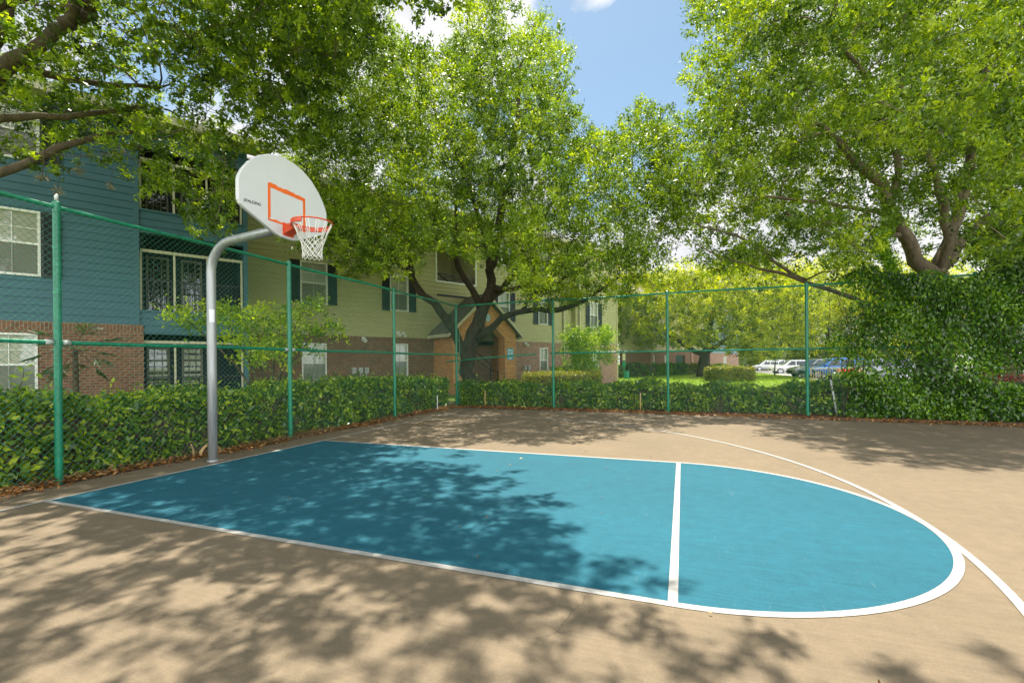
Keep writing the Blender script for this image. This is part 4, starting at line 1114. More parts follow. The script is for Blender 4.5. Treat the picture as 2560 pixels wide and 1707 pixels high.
limbs_c = [
    [(bx, by, -.2, .29), pt(1074, 850, 15.9, .25), pt(1082, 790, 15.9, .255), pt(1095, 745, 15.9, .235), pt(1112, 700, 15.9, .19), pt(1128, 640, 15.9, .155), pt(1140, 560, 16, .15), pt(1160, 430, 16, .12), pt(1185, 300, 15.8, .09), pt(1195, 150, 15.5, .05)],
    [pt(1072, 830, 15.8, .17), pt(1045, 760, 15.7, .155), pt(1012, 715, 15.4, .145), pt(975, 680, 15.2, .13), pt(948, 640, 15, .115), pt(940, 600, 14.9, .10), pt(915, 560, 14.7, .08)],
    [pt(950, 645, 15, .11), pt(918, 605, 14.6, .095), pt(880, 575, 14.2, .08), pt(835, 520, 13.8, .05), pt(790, 440, 13.4, .03)],
    [pt(1105, 712, 15.9, .15), pt(1085, 665, 15.6, .11), pt(1055, 615, 15.2, .095), pt(1042, 575, 15, .085), pt(1050, 500, 14.7, .06), pt(1030, 400, 14.2, .04)],
    [pt(1120, 690, 15.9, .15), pt(1165, 650, 16.3, .11), pt(1195, 590, 16.6, .09), pt(1260, 480, 17, .06), pt(1330, 350, 17, .04)],
    [pt(1098, 780, 15.8, .14), pt(1135, 745, 15.4, .115), pt(1170, 722, 15.1, .10), pt(1215, 715, 14.8, .09), pt(1280, 712, 14.4, .085), pt(1340, 690, 14, .06), pt(1420, 640, 13.4, .035)],
    [pt(1200, 715, 14.9, .08), pt(1212, 690, 14.8, .06), pt(1250, 665, 14.5, .05), pt(1330, 620, 14, .035)],
    [pt(1125, 660, 15.9, .13), pt(1170, 665, 15.5, .085), pt(1205, 655, 15.2, .07), pt(1230, 670, 15, .05), pt(1300, 600, 14.5, .03)],
    [pt(1130, 640, 15.9, .12), pt(1110, 540, 15.5, .09), pt(1060, 380, 14.6, .06), pt(980, 220, 13.6, .04)]]
tree('oak_tree', 'spreading multi limbed oak standing behind the far fence corner in front of the brick porch', BC, limbs_c, cl_c, .62, 400000, .082, M['oak_leaf_b'], M['bark'], r0=.03, twigs=2)

# oak behind the vine covered fence
PR = [(1650, -400), (1625, -20), (1600, 50), (1640, 120), (1605, 180), (1630, 260), (1570, 290), (1510, 285), (1440, 330), (1440, 380), (1500, 470), (1545, 560), (1600, 640), (1720, 610), (1850, 590), (1950, 640), (2080, 620), (2200, 540), (2400, 590), (2900, 600), (2900, -400)]
BR = tuple(np.append(at(2150, 640, 11.6)[:2], 0.))
def test_r(P):
    X, Y, D = proj(P); e = ell(P, (12.4, 9.6, 8.0), (7.6, 6.6, 7.4)); return in_poly(X, Y, PR) & (D > 2.5) & not_lit(P) & (e < 1) & ((e > .35) | (rng.random(len(P)) < .35))
cl_r = fill(5200, px_sampler(1420, 2700, -350, 660, 7, 18), test_r, .90)
cl_r = keep_part(cl_r, [(1620, 2060, 480, 660, .62), (1960, 2260, 380, 640, .30)])
bx, by = BR[:2]
limbs_r = [
    [(bx, by, -.2, .40), (bx, by, 1.5, .34), pt(2150, 650, 11.6, .30), pt(2155, 620, 11.6, .22)],
    [pt(2150, 640, 11.6, .20), pt(2105, 600, 11.4, .165), pt(2072, 530, 11.2, .145), pt(2045, 460, 11, .13), pt(2000, 400, 10.8, .11), pt(1950, 355, 10.6, .085), pt(1880, 280, 10.2, .05)],
    [pt(2075, 540, 11.2, .07), pt(1990, 522, 11, .055), pt(1900, 512, 10.8, .045), pt(1800, 490, 10.5, .03)],
    [pt(2060, 500, 11.1, .06), pt(1980, 480, 10.9, .05), pt(1880, 465, 10.6, .04), pt(1760, 450, 10.2, .025)],
    [pt(2120, 690, 12.2, .09), pt(2020, 705, 12.3, .07), pt(1930, 674, 12.3, .06), pt(1850, 646, 12.2, .05), pt(1740, 614, 12, .036), pt(1655, 588, 11.8, .022), pt(1590, 555, 11.5, .01)],
    [pt(1850, 644, 12.2, .05), pt(1780, 600, 12, .04), pt(1700, 545, 11.6, .03), pt(1610, 520, 11.2, .02)],
    [pt(2158, 620, 11.6, .17), pt(2190, 520, 11.8, .14), pt(2215, 420, 12, .12), pt(2240, 300, 12, .10), pt(2262, 180, 12, .07), pt(2290, 40, 11.8, .05)],
    [pt(2150, 625, 11.6, .12), pt(2170, 560, 11.2, .10), pt(2165, 470, 10.9, .08), pt(2120, 330, 10.4, .06), pt(2060, 180, 10, .04)],
    [pt(2165, 610, 11.6, .14), pt(2230, 540, 12.2, .11), pt(2290, 480, 12.8, .09), pt(2340, 380, 13.2, .06), pt(2400, 250, 13, .04)],
    [pt(2045, 460, 11, .09), pt(2060, 360, 10.8, .07), pt(2000, 200, 10.2, .05), pt(1900, 60, 9.6, .03)]]
tree('oak_tree', 'tall oak with spreading pale limbs rising behind the vine covered fence', BR, limbs_r, cl_r, .62, 430000, .082, M['oak_leaf_b'], M['bark_pale'], r0=.03, twigs=2)
BS = tuple(np.append(at(2295, 620, 14.2)[:2], 0.))
def test_s(P):
    X, Y, D = proj(P); e = ell(P, (17.5, 13.5, 7.6), (6.5, 6., 5.)); return (X > 2230) & (Y < 610) & (e < 1)
cl_s = fill(1500, px_sampler(2200, 3000, -250, 610, 11, 24), test_s, 1.15)
bx, by = BS[:2]
tree('oak_tree', 'thick trunked oak at the right edge of the picture, leaning outward above the vines', BS, [[(bx, by, -.2, .5), pt(2290, 660, 14.2, .40), pt(2310, 600, 14.2, .36), pt(2345, 520, 14.2, .32), pt(2400, 400, 14.3, .2), pt(2500, 200, 14, .1)], [pt(2300, 610, 14.2, .16), pt(2302, 500, 14, .13), pt(2310, 400, 13.6, .1), pt(2330, 200, 13, .05)]], cl_s, .95, 70000, .12, M['oak_leaf'], M['bark_pale'], spread=.4)

# oak on the lawn
q = gr(1615, 866); BW = (q[0], q[1], hz(q[0], q[1])); dW = float(proj(np.array(BW))[2])
PW = [(1425, 795), (1418, 740), (1420, 680), (1450, 640), (1550, 635), (1620, 625), (1720, 610), (1850, 640), (1905, 700), (1895, 755), (1820, 800), (1700, 815), (1650, 790), (1600, 802), (1540, 792), (1480, 790)]
def test_w(P):
    X, Y, D = proj(P); c = at(1655, 705, dW); return in_poly(X, Y, PW) & (ell(P, c, (10.5, 6.5, 5.5)) < 1)
cl_w = fill(2600, px_sampler(1410, 1910, 600, 820, dW - 10, dW + 9), test_w, 1.25)
sc_ = dW / 1050
limbs_w = [[(*BW, .70), pt(1615, 840, dW, .48), pt(1618, 815, dW, .42), pt(1625, 790, dW, .3), pt(1640, 700, dW, .15)], [pt(1616, 815, dW, .25), pt(1575, 795, dW, .2), pt(1545, 775, dW - 1, .15), pt(1490, 750, dW - 1, .08)], [pt(1620, 812, dW, .26), pt(1660, 785, dW, .18), pt(1730, 740, dW, .1), pt(1800, 700, dW, .06)]]
tree('oak_tree', 'round broad oak on the lawn behind the back hedge, dark trunk in full view', BW, limbs_w, cl_w, 1.0, 90000, .20, M['far_leaf'], M['bark'], spread=.55, r0=.05, tone0=.42)

# bushier trees and shrubs far behind
def simple_tree(name, label, X, d, h, r, total, ln, leafm, group, barkm='bark', low=.25, tone0=.6, stems=1):
    p = at(X, 835, d); b = (p[0], p[1], hz(p[0], p[1]))
    k = max(8, int(26 * (r / 5) ** 1))
    c0 = np.array(b) + (0, 0, h * (low + (1 - low) / 2))
    pts_ = unit(rng.normal(size=(k * 8, 3))) * rng.random((k * 8, 1)) ** .4 * np.array([r, r, h * (1 - low) / 2]) + c0
    pts_ = thin(pts_, r * .34)[:k * 2]
    limbs = []
    for s in range(stems):
        a = 2 * math.pi * s / max(1, stems); w_ = .05 * h * .5 if stems == 1 else .022
        q = np.array(b) + (0, 0, -.1); e = c0 + (r * .3 * math.cos(a) * (stems > 1), r * .3 * math.sin(a) * (stems > 1), 0)
        limbs.append([(*q, w_), (*(q * .5 + e * .5 + (.1 * math.cos(a), .1 * math.sin(a), 0)), w_ * .7), (*e, w_ * .4)])
    return tree(name, label, b, limbs, pts_, r * .34, total, ln, M[leafm], M[barkm], group, spread=ln * 4, r0=.02 if r < 3 else .05, tone0=tone0)
G1 = 'trees beyond the parking lot'
for X, d, h, r, lab in ((1470, 66, 15, 7.5, 'yellow green tree rising above the farther apartment block'),
    (1585, 75, 17, 7.5, 'pale tree seen over the left shoulder of the lawn oak'),
    (1720, 92, 21, 10, 'pale tree close behind the right half of the lawn oak'),
    (1830, 88, 20, 9.5, 'yellow tree behind the parked white car'),
    (1900, 82, 19, 9, 'yellow green tree behind the last bare fence post'),
    (1985, 84, 19.5, 9, 'bright tree showing through the thin left end of the vines'),
    (2110, 74, 17, 8.5, 'tree glimpsed through gaps in the middle of the vines'),
    (2290, 70, 16, 8.5, 'tree glimpsed behind the vines below the leaning oak')):
    simple_tree('background_tree', lab, X, d, h, r, 24000, .36, 'far_leaf', G1, low=.10, tone0=.64)
for X, d, h, r, lab in ((1660, 84, 5, 4, 'low dense thicket tree behind the blue pickup'), (1745, 80, 4.5, 3.5, 'low dense thicket tree behind the silver van'), (1840, 78, 4.5, 3.5, 'low dense thicket tree behind the white car'), (1935, 74, 4.5, 3.5, 'low dense thicket tree behind the blue car'), (2060, 70, 4.5, 3.5, 'low dense thicket tree behind the vines')):
    simple_tree('thicket_tree', lab, X, d, h, r, 9000, .28, 'far_leaf', 'low trees at the back of the parking lot', low=.02, tone0=.35)
simple_tree('sapling', 'thin sapling on the lawn edge in front of the silver van', 1778, 46, 3.4, .9, 2600, .12, 'oak_leaf', 'small trees', low=.4)
simple_tree('flowering_tree', 'small bright lime green multi stemmed tree beside the khaki building end', 1357, 22.3, 3.2, 1.38, 10500, .105, 'lime_leaf', 'small trees', 'bark_pale', .30, .38, 5)

# lime green shrub arching out behind the left fence
bq = np.array([-3.2, 3.6, -.03])
arms = []
cl = []
for X, Y, d in ((410, 720, 10.2), (450, 745, 10.4), (500, 712, 10.2), (520, 745, 9.9), (560, 730, 10.5), (545, 780, 10.2), (590, 760, 10), (600, 800, 10.3), (640, 745, 10.6), (650, 790, 10.2), (690, 720, 10.8), (715, 700, 11), (680, 760, 10.4), (730, 765, 10.8), (765, 755, 10.9), (700, 795, 10.6), (640, 820, 10.2), (610, 720, 10.3), (575, 815, 10.4)):
    cl.append(at(X, Y, d)); 
for k in (0, 4, 8, 12, 15, 2, 10): arms.append([(*bq, .035), (*(bq * .6 + cl[k] * .4 + (0, 0, .35)), .026), (*cl[k], .010)])
cl = np.array(cl)
t = thing('shrub', 'lime green shrub with arching sprays behind the fence beside the hoop pole', 'shrub', bq)
wood('stem', arms, cl, M['stem'], t, bq, .014, 5)
foliage('foliage', cl, .34, 6200, .085, M['lime_leaf'], t, bq, .36, 12, .5, .42, .3, .4, .5, None, .05)
# small palm by the brick wall
pq_ = at(172, 800, 10.6); pb = (pq_[0], pq_[1], -.05)
t = thing('palm', 'small dark fan palm in the shade against the brown brick wall', 'palm', pb)
mb = MB(); mb.tube([(0, 0, 0), (.03, 0, .6), (-.02, .02, 1.2), (0, 0, 1.75)], [.075, .065, .06, .05], 8); mb.build('trunk', M['stem'], t, None, True)
P = []; A = []; Q = []
for i in range(13):
    a = 2.4 * i; el = R(50 - 9 * i); dr = np.array([math.cos(a) * math.cos(el), math.sin(a) * math.cos(el), math.sin(el)])
    hub = np.array([0, 0, 1.75]) + dr * .55
    for j in range(13):
        f_ = (j - 6) / 6 * R(65); side = unit(np.cross(dr, (0, 0, 1.)) + 1e-6)
        d2 = dr * math.cos(f_) + side * math.sin(f_) - np.array([0, 0, .25]); P.append(hub + d2 * .2); A.append(d2 + rng.normal(size=3) * .12)
    Q.append([(0, 0, 1.7), tuple(hub * .5 + np.array([0, 0, .9])), tuple(hub)])
kind(leaves('frond', np.array(P) + np.array(pb), np.array(A), .42, .03, M['palm_leaf'], t, pb, rng.normal(.5, .2, len(P))), 'stuff')
mb = MB()
for q in Q: mb.tube(q, .008, 4)
mb.build('stalk', M['stem'], t)

# ================================================================== hedges and vines
def hedge(name, label, p0, p1, wdt, h, total, ln, leafm, group='clipped hedges', z0=None, undul=.065, core=True, tone0=.45, tvar=.22, cat='hedge', wr=.5):
    p0 = np.array(p0[:2], float); p1 = np.array(p1[:2], float); Ln = np.linalg.norm(p1 - p0); u = (p1 - p0) / Ln; v = np.array([-u[1], u[0]])
    base = (*((p0 + p1) / 2), hz(*((p0 + p1) / 2)) if z0 is None else z0)
    t = thing(name, label, cat, base, 0, group)
    areas = np.array([Ln * wdt, Ln * h, Ln * h, wdt * h, wdt * h]); f = rng.choice(5, total, p=areas / areas.sum())
    a = rng.random(total) * Ln; b = (rng.random(total) - .5) * wdt; z = rng.random(total) * h
    nr = np.zeros((total, 3)); dep = np.abs(rng.normal(size=total)) * .11 - .02
    for k, (bb_, zz_, aa_, nn_) in enumerate(((None, h, None, (0, 0, 1)), (wdt / 2, None, None, (v[0], v[1], .45)), (-wdt / 2, None, None, (-v[0], -v[1], .45)), (None, None, 0, (-u[0], -u[1], .4)), (None, None, Ln, (u[0], u[1], .4)))):
        m_ = f == k
        if bb_ is not None: b[m_] = bb_ - np.sign(bb_) * dep[m_]
        if zz_ is not None: z[m_] = zz_ - dep[m_]
        if aa_ is not None: a[m_] = aa_ + (dep[m_] if aa_ == 0 else -dep[m_])
        nr[m_] = nn_
    bump_ = undul * (np.sin(a * 3.1 + z * 4) + .7 * np.sin(a * 7.3 - z * 6 + 1) + .6 * np.sin(a * 1.1 + 2))
    b = b + np.sign(b) * bump_ * (np.abs(b) > wdt * .3); z = z + bump_ * (z > h * .7)
    b = b * (1 - .10 * np.clip(z / h - .75, 0, 1) * 4 * .5)
    P = np.column_stack([p0 + u * a[:, None] + v * b[:, None], base[2] + z])
    P += rng.normal(size=P.shape) * .035
    stray = (f == 0) & (rng.random(total) < .10); P[stray, 2] += rng.exponential(.06, stray.sum())
    nr = nr + rng.normal(size=nr.shape) * .75
    A = rng.normal(size=(total, 3)); A[:, 2] -= .15
    tone = tone0 + rng.normal(size=total) * tvar + .10 * np.sin(a * 5 + z * 9) * np.sin(a * 2.3 - z * 5) * 1.5
    l = ln * (.6 + .8 * rng.random(total))
    leaves('foliage', P, A, l, l * wr, leafm, t, base, tone, 0, .2, nr)
    mb = MB(); g = .13
    n_ = max(2, int(Ln / .5)); hw = wdt / 2 - g
    for i in range(n_):
        a0, a1 = g + (Ln - 2 * g) * i / n_, g + (Ln - 2 * g) * (i + 1) / n_
        hh = h - g - .03 + .02 * math.sin(i * 2.1)
        q = [p0 + u * s - np.array(base[:2]) + v * o_ for s in (a0, a1) for o_ in (-hw, hw)]
        mb.add([(*q[0], .0), (*q[1], 0), (*q[3], 0), (*q[2], 0), (*q[0], hh), (*q[1], hh), (*q[3], hh), (*q[2], hh)], [(4, 5, 6, 7), (0, 1, 5, 4), (1, 2, 6, 5), (2, 3, 7, 6), (3, 0, 4, 7)])
    for i in range(int(Ln * 6)):
        s = rng.random() * Ln; q = p0 + u * s - np.array(base[:2]) + v * rng.uniform(-.5, .5) * wdt
        e = q + rng.normal(size=2) * .15; mb.tube([(*q, -.05), (*((q + e) / 2), h * .4), (*e, h * .85)], [.012, .009, .005], 4, False)
    mb.build('stem', M['stem'], t)
    return t
lh = hedge('hedge', 'leafy hedge along the left fence below the blue and khaki walls', (-1.62, -7.0), (-1.62, 8.2), 1.15, .88, 70000, .084, M['hedge_leaf'], z0=-.03, tone0=.5, tvar=.30)
hb = tuple(lh.location)
# a pale shoot growing out of the top of the left hedge
mb = MB(); sp0 = np.array([-1.25, -1.50, .80])
sh_ = [sp0, sp0 + (.0, .02, .2), sp0 + (.01, .06, .36), sp0 + (0, .07, .48)]
mb.tube(sh_, [.006, .005, .004, .002], 5); mb.build('shoot_stem', M['stem'], lh, hb)
P = []; A = []
for i in range(17):
    f_ = i / 16; p = sp0 + np.array([0, .07 * f_, .48 * f_]); dr = np.array([math.sin(i * 2.4) * .6, math.cos(i * 2.4), .35]); P.append(p + dr * .06); A.append(dr)
for i in range(40):
    p = sp0 + rng.normal(size=3) * np.array([.12, .25, .06]); P.append(p); A.append(rng.normal(size=3) + (0, 0, .3))
leaves('shoot', np.array(P), np.array(A), .105, .04, M['lime_leaf'], lh, hb, rng.normal(.55, .15, len(P)))
hedge('hedge', 'dark leafy hedge behind the back fence, sunlit only on its top', (-.95, 9.05), (14.5, 9.05), 1.05, .67, 62000, .088, M['hedge_leaf'], z0=-.03, tone0=.50, tvar=.30)
G3 = 'clipped hedges'
a_, b_ = at(1212, 870, 19.6), at(1366, 870, 21.3)
hedge('hedge', 'short golden clipped hedge with rounded ends behind the back hedge, right of the porch', a_, b_, 1.1, .93, 9000, .065, M['yellow_hedge_leaf'], tone0=.5, undul=.02)
a_, b_ = at(1275, 862, 24), at(1370, 850, 25.5)
hedge('hedge', 'dark green low hedge behind the golden hedge, against the pale brick', a_, b_, .9, 1.1, 6000, .09, M['hedge_leaf'], tone0=.6)
a_, b_ = at(1640, 869, 31.5), at(1712, 865, 32.5)
hedge('hedge', 'golden topped clipped hedge beside the parked silver van', a_, b_, 1.8, .98, 12000, .12, M['yellow_hedge_leaf'], tone0=.42, undul=.03)
for X0, X1, Y, h, lab, mt_, t0 in ((1375, 1432, 868, 1.2, 'dark round shrub left of the green litter bin', 'hedge_leaf', .5), (1440, 1505, 862, 1.25, 'dark shrub mass in front of the far brown brick, right of the bin', 'hedge_leaf', .35),
    (1497, 1517, 862, 1.0, 'small yellow shrub in front of the far downspout', 'lime_leaf', .4), (1520, 1540, 862, 1.25, 'bright lime shrub left of the second back post', 'lime_leaf', .35), (1546, 1575, 862, 1.2, 'dark green shrub below the far windows', 'hedge_leaf', .5),
    (1575, 1604, 861, 1.15, 'yellow green shrub left of the lawn oak trunk', 'yellow_hedge_leaf', .5), (1632, 1672, 860, 1.1, 'yellow green shrub right of the lawn oak trunk', 'lime_leaf', .3)):
    d_ = .965 * 27.5 / (.759 - .651 * ((X0 + X1) / 2 - 1176) / 1050)
    a_, b_ = at(X0, Y, d_), at(X1, Y, d_)
    hedge('shrub', lab, a_, b_, 1.3, h, 4500, .15, M[mt_], 'shrubs along the farther block', tone0=t0, undul=.10, cat='shrub')

# climbing vines over the right end of the back fence
n = 190000
vx = 8.7 + 9.8 * rng.random(n) ** .9; vz = rng.random(n) * 3.6
top = 3.16 + .14 * np.sin(vx * 2.1) + .10 * np.sin(vx * 5.3 + 1) + .38 * np.clip((vx - 11) / 2.5, 0, 1)
dens = np.clip((vx - 8.9 - .35 * np.sin(vz * 3.1) - .30 * (vz > 2.2) * 0 + .12 * (vz < .9)) / .75, 0, 1) ** 1.2
pat = .5 + .5 * np.sin(vx * 4.3 + vz * 2.7) * np.sin(vz * 5.1 - vx * 1.9)
hole = np.exp(-((vz - 1.45) / .55) ** 2) * np.exp(-((vx - 9.9) / 1.5) ** 2) * .55 + np.exp(-((vz - 1.1) / .4) ** 2) * .22 + np.exp(-((vz - .88 - .04 * np.sin(vx * 5)) / .16) ** 2) * np.exp(-((vx - 12.35) / .8) ** 2) * 1.1
prob = dens * np.clip(1 - hole, 0, 1) * (.45 + .55 * pat)
k = (rng.random(n) < prob) & (vz < top)
vx, vz = vx[k], vz[k]; n = len(vx)
bul = .09 * np.sin(vx * 1.7 + vz * 1.1) + .08 * np.sin(vx * 4.1 - vz * 3.3) + .22 * np.exp(-((vz - 2.7) / .5) ** 2) + .10 * np.exp(-(vz / .7) ** 2)
side = np.where(rng.random(n) < .68, -1., 1.)
vy = FY + side * (.10 + np.abs(bul) * rng.random(n) + np.abs(rng.normal(size=n)) * .07)
vo = (12.5, FY, 0)
vt = thing('climbing_vine', 'dense climbing vine smothering the right end of the back fence', 'vine', vo)
P = np.column_stack([vx, vy, vz]); A = rng.normal(size=(n, 3)) * .6 + np.array([0, 0, -.8])
nr = np.column_stack([rng.normal(size=n) * .5, side * .9 + rng.normal(size=n) * .4, .7 + rng.normal(size=n) * .4])
tone = .42 + .26 * rng.normal(size=n) + .16 * np.sin(vx * 3 + vz * 4)
l = .074 * (.6 + .9 * rng.random(n))
leaves('foliage', P, A, l, l * .52, M['vine_leaf'], vt, vo, tone, 0, .15, nr)
# ivy climbing the first limb of the tree behind
n2_ = 2600
iv = np.array([at(2035 + 12 * math.sin(t * 9) + rng.normal() * 9, 470 + 175 * t, 10.9 + rng.normal() * .12) for t in rng.random(n2_)])
leaves('ivy', iv, rng.normal(size=(n2_, 3)) * .6 + np.array([0, 0, -.8]), .09 * (.6 + .8 * rng.random(n2_)), .045, M['vine_leaf'], vt, vo, rng.normal(.75, .2, n2_), .2)
mb = MB()
for i in range(60):
    x = 9.0 + 9.3 * rng.random(); pts_ = [(x, FY + rng.normal() * .05, 0)]
    for z in np.arange(.3, 3.1, .3): x += rng.normal() * .09; pts_.append((x, FY + rng.normal() * .06, z))
    mb.tube(pts_, np.linspace(.014, .004, len(pts_)), 5)
mb.build('stem', M['stem'], vt, vo)
# red blossoms showing through the vines
for X, Y, d, lab, nn in ((2255, 872, 10.6, 'red flowering shrub half hidden behind the vines near the right edge', 1700), (1951, 852, 27, 'red flowering shrub behind the bronze railing by the blue car', 260)):
    p = at(X, Y, d); b = (p[0], p[1], -.1)
    t = thing('flowering_shrub', lab, 'shrub', b, 0, 'red flowering shrubs')
    s_ = d / 11.6
    g = p + rng.normal(size=(nn, 3)) * np.array([.42, .2, .07]) * (1 if d < 15 else .55)
    leaves('blossom', g, rng.normal(size=(nn, 3)), .05 * s_, .045 * s_, M['red_petal'], t, b, rng.normal(.5, .2, nn))
    g = np.array([p[0], p[1], p[2] - .45]) + rng.normal(size=(1800, 3)) * np.array([.4, .25, .2])
    leaves('foliage', g, rng.normal(size=(1800, 3)), .08 * s_, .04 * s_, M['hedge_leaf'], t, b, rng.normal(.4, .2, 1800))

# air plants clinging to the low branch
for a_, b_, s_, lab in ((160, 520, .20, 'tan air plant on the lowest left branch, nearest the picture edge'), (255, 590, .24, 'largest dry air plant hanging under the lowest left branch'), (355, 680, .17, 'dark tuft of air plant dangling lowest over the top rail'), (480, 545, .20, 'grey air plant on a twig before the blue wall'), (675, 650, .12, 'tiny pale air plant beside the balcony corner')):
    p = at(a_ / 2.45 / 1.0884, (200 + b_ / 2.45) / 1.0884, 8.1)
    t = thing('air_plant', lab, 'air plant', p, 0, 'air plants on the left oak')
    n_ = 46; D_ = unit(rng.normal(size=(n_, 3)))
    D_ = unit(D_ * np.array([1, 1, .7]) + np.array([.1, .2, -.45])); s_ *= .75
    leaves('blade', p + D_ * s_ * .4 + rng.normal(size=D_.shape) * .015, D_ + rng.normal(size=D_.shape) * .2, s_ * (.5 + .6 * rng.random(n_)), .011, M['moss'], t, p, rng.normal(.5, .25, n_), .2, .3)
    mb = MB(); mb.tube([(0, 0, 0), (.02, .0, .10), (.0, .03, .22), (-.03, .05, .32)], .004, 4); mb.build('twig', M['stem'], t)

# ================================================================== small things
def stake(x, y, z1, lean, r, mat, label, cat, name):
    t = thing(name, label, cat, (x, y, 0))
    mb = MB(); mb.tube([(0, 0, -.05), (lean * .5, 0, z1 * .5), (lean, 0, z1)], r, 8); mb.build('shaft', M[mat], t, None, True)
    return t
stake(4.67, 8.02, .47, 0, .014, 'wood_stake', 'thin wooden stake in front of the back hedge left of the second bare post', 'stake', 'wooden_stake')
q = py = at(1097, 925, 13.0); stake(q[0], 8.02, .50, .0, .014, 'wood_stake', 'thin wooden stake just right of the fence corner', 'stake', 'wooden_stake')
q = at(1001, 925, 12.6); stake(-.62, q[1], .42, .0, .012, 'pvc', 'short white stake by the left hedge near the corner', 'stake', 'white_stake')
t = stake(9.12, 8.45, .86, -.13, .024, 'pvc', 'white pipe leaning against the hedge right of the last bare post', 'pipe', 'leaning_pipe')
mb = MB(); mb.tube([(-.128, 0, .82), (-.135, 0, .93)], .036, 10); mb.build('cap', M['iron'], t)
# dry curled frond behind the pole
t = thing('dry_frond', 'curled brown dead frond on the leaf litter beside the hoop pole', 'dead frond', (-.66, .28, 0))
mb = MB(); aa = np.linspace(0, math.pi, 14); pv = []
for a in aa: pv += [(-.0, -.15 * math.cos(a), .02 + .15 * math.sin(a)), (.05, -.15 * math.cos(a) + .01, .02 + .14 * math.sin(a))]
mb.add(pv, [(2 * i, 2 * i + 2, 2 * i + 3, 2 * i + 1) for i in range(13)]); mb.build('blade', M['wood_stake'], t)
mb = MB(); mb.tube([(-.02, -.2, .0), (-.02, -.21, .12), (-.02, -.24, .2)], .012, 6); mb.build('stalk', M['wood_stake'], t)
# air conditioner behind the left hedge
q = at(905, 868, 16.6); t = thing('air_conditioner', 'dark air conditioner with a pale lid behind the hedge, below the brick wall', 'air conditioner', (q[0], q[1], -.05), BRZ)
mb = MB(); mb.box(-.42, .42, -.42, .42, 0, .80)
for i in range(14): mb.box(-.43, .43, -.43, .43, .08 + .05 * i, .10 + .05 * i)
mb.build('casing', M['shutter'], t)
mb = MB(); mb.box(-.44, .44, -.44, .44, .80, .845); mb.disc_cyl((0, 0, .86), (0, 0, 1), .32, .03, 24); mb.build('lid', M['meter'], t)
# pet waste station
q = gr(1434, 870); t = thing('litter_station', 'green pet waste station, bin and bag box on a post, on the lawn', 'litter bin', (q[0], q[1], hz(q[0], q[1])))
dS = float(proj(np.array([q[0], q[1], 0]))[2]) / 36.
mb = MB(); mb.box(-.04 * dS, .04 * dS, -.04, .04, 0, 1.95 * dS); mb.build('post', M['bin_green'], t)
mb = MB(); mb.box(-.11 * dS, .11 * dS, -.09, -.045, 1.45 * dS, 2.0 * dS); mb.build('sign_panel', M['cream_trim'], t)
mb = MB(); mb.box(-.13 * dS, .13 * dS, -.2, -.05, .95 * dS, 1.35 * dS); mb.build('bag_box', M['bin_green'], t)
mb = MB(); mb.tube([(.2 * dS, -.25, .02), (.2 * dS, -.25, .60 * dS)], .2 * dS, 18); mb.tube([(.2 * dS, -.25, .60 * dS), (.2 * dS, -.25, .64 * dS)], .215 * dS, 18); mb.build('bin', M['bin_green'], t)
# low bronze railing by the car park
pa, pb_ = gr((1820 + 1285 / 6.19) / 1.0884, (860 + 608 / 6.19) / 1.0884), gr((1820 + 2080 / 6.19) / 1.0884, (860 + 592 / 6.19) / 1.0884)
t = thing('metal_railing', 'low bronze picket railing at the edge of the parking lot', 'railing', (pa[0], pa[1], pa[2]))
v_ = (pb_ - pa)[:3]; Lr = float(np.linalg.norm(v_)); hR = .92
for nm, z in (('top_rail', hR), ('bottom_rail', .12)):
    mb = MB(); mb.tube([(0, 0, z), (v_[0], v_[1], v_[2] + z)], .04, 6); mb.build(nm, M['bronze'], t)
nP = int(Lr / .17)
for i in range(nP + 1):
    f_ = i / nP; mb = MB(); r_ = .042 if i % 8 == 0 else .021
    mb.tube([(v_[0] * f_, v_[1] * f_, v_[2] * f_ - .05), (v_[0] * f_, v_[1] * f_, v_[2] * f_ + hR)], r_, 5); mb.build('post' if i % 8 == 0 else 'picket', M['bronze'], t)

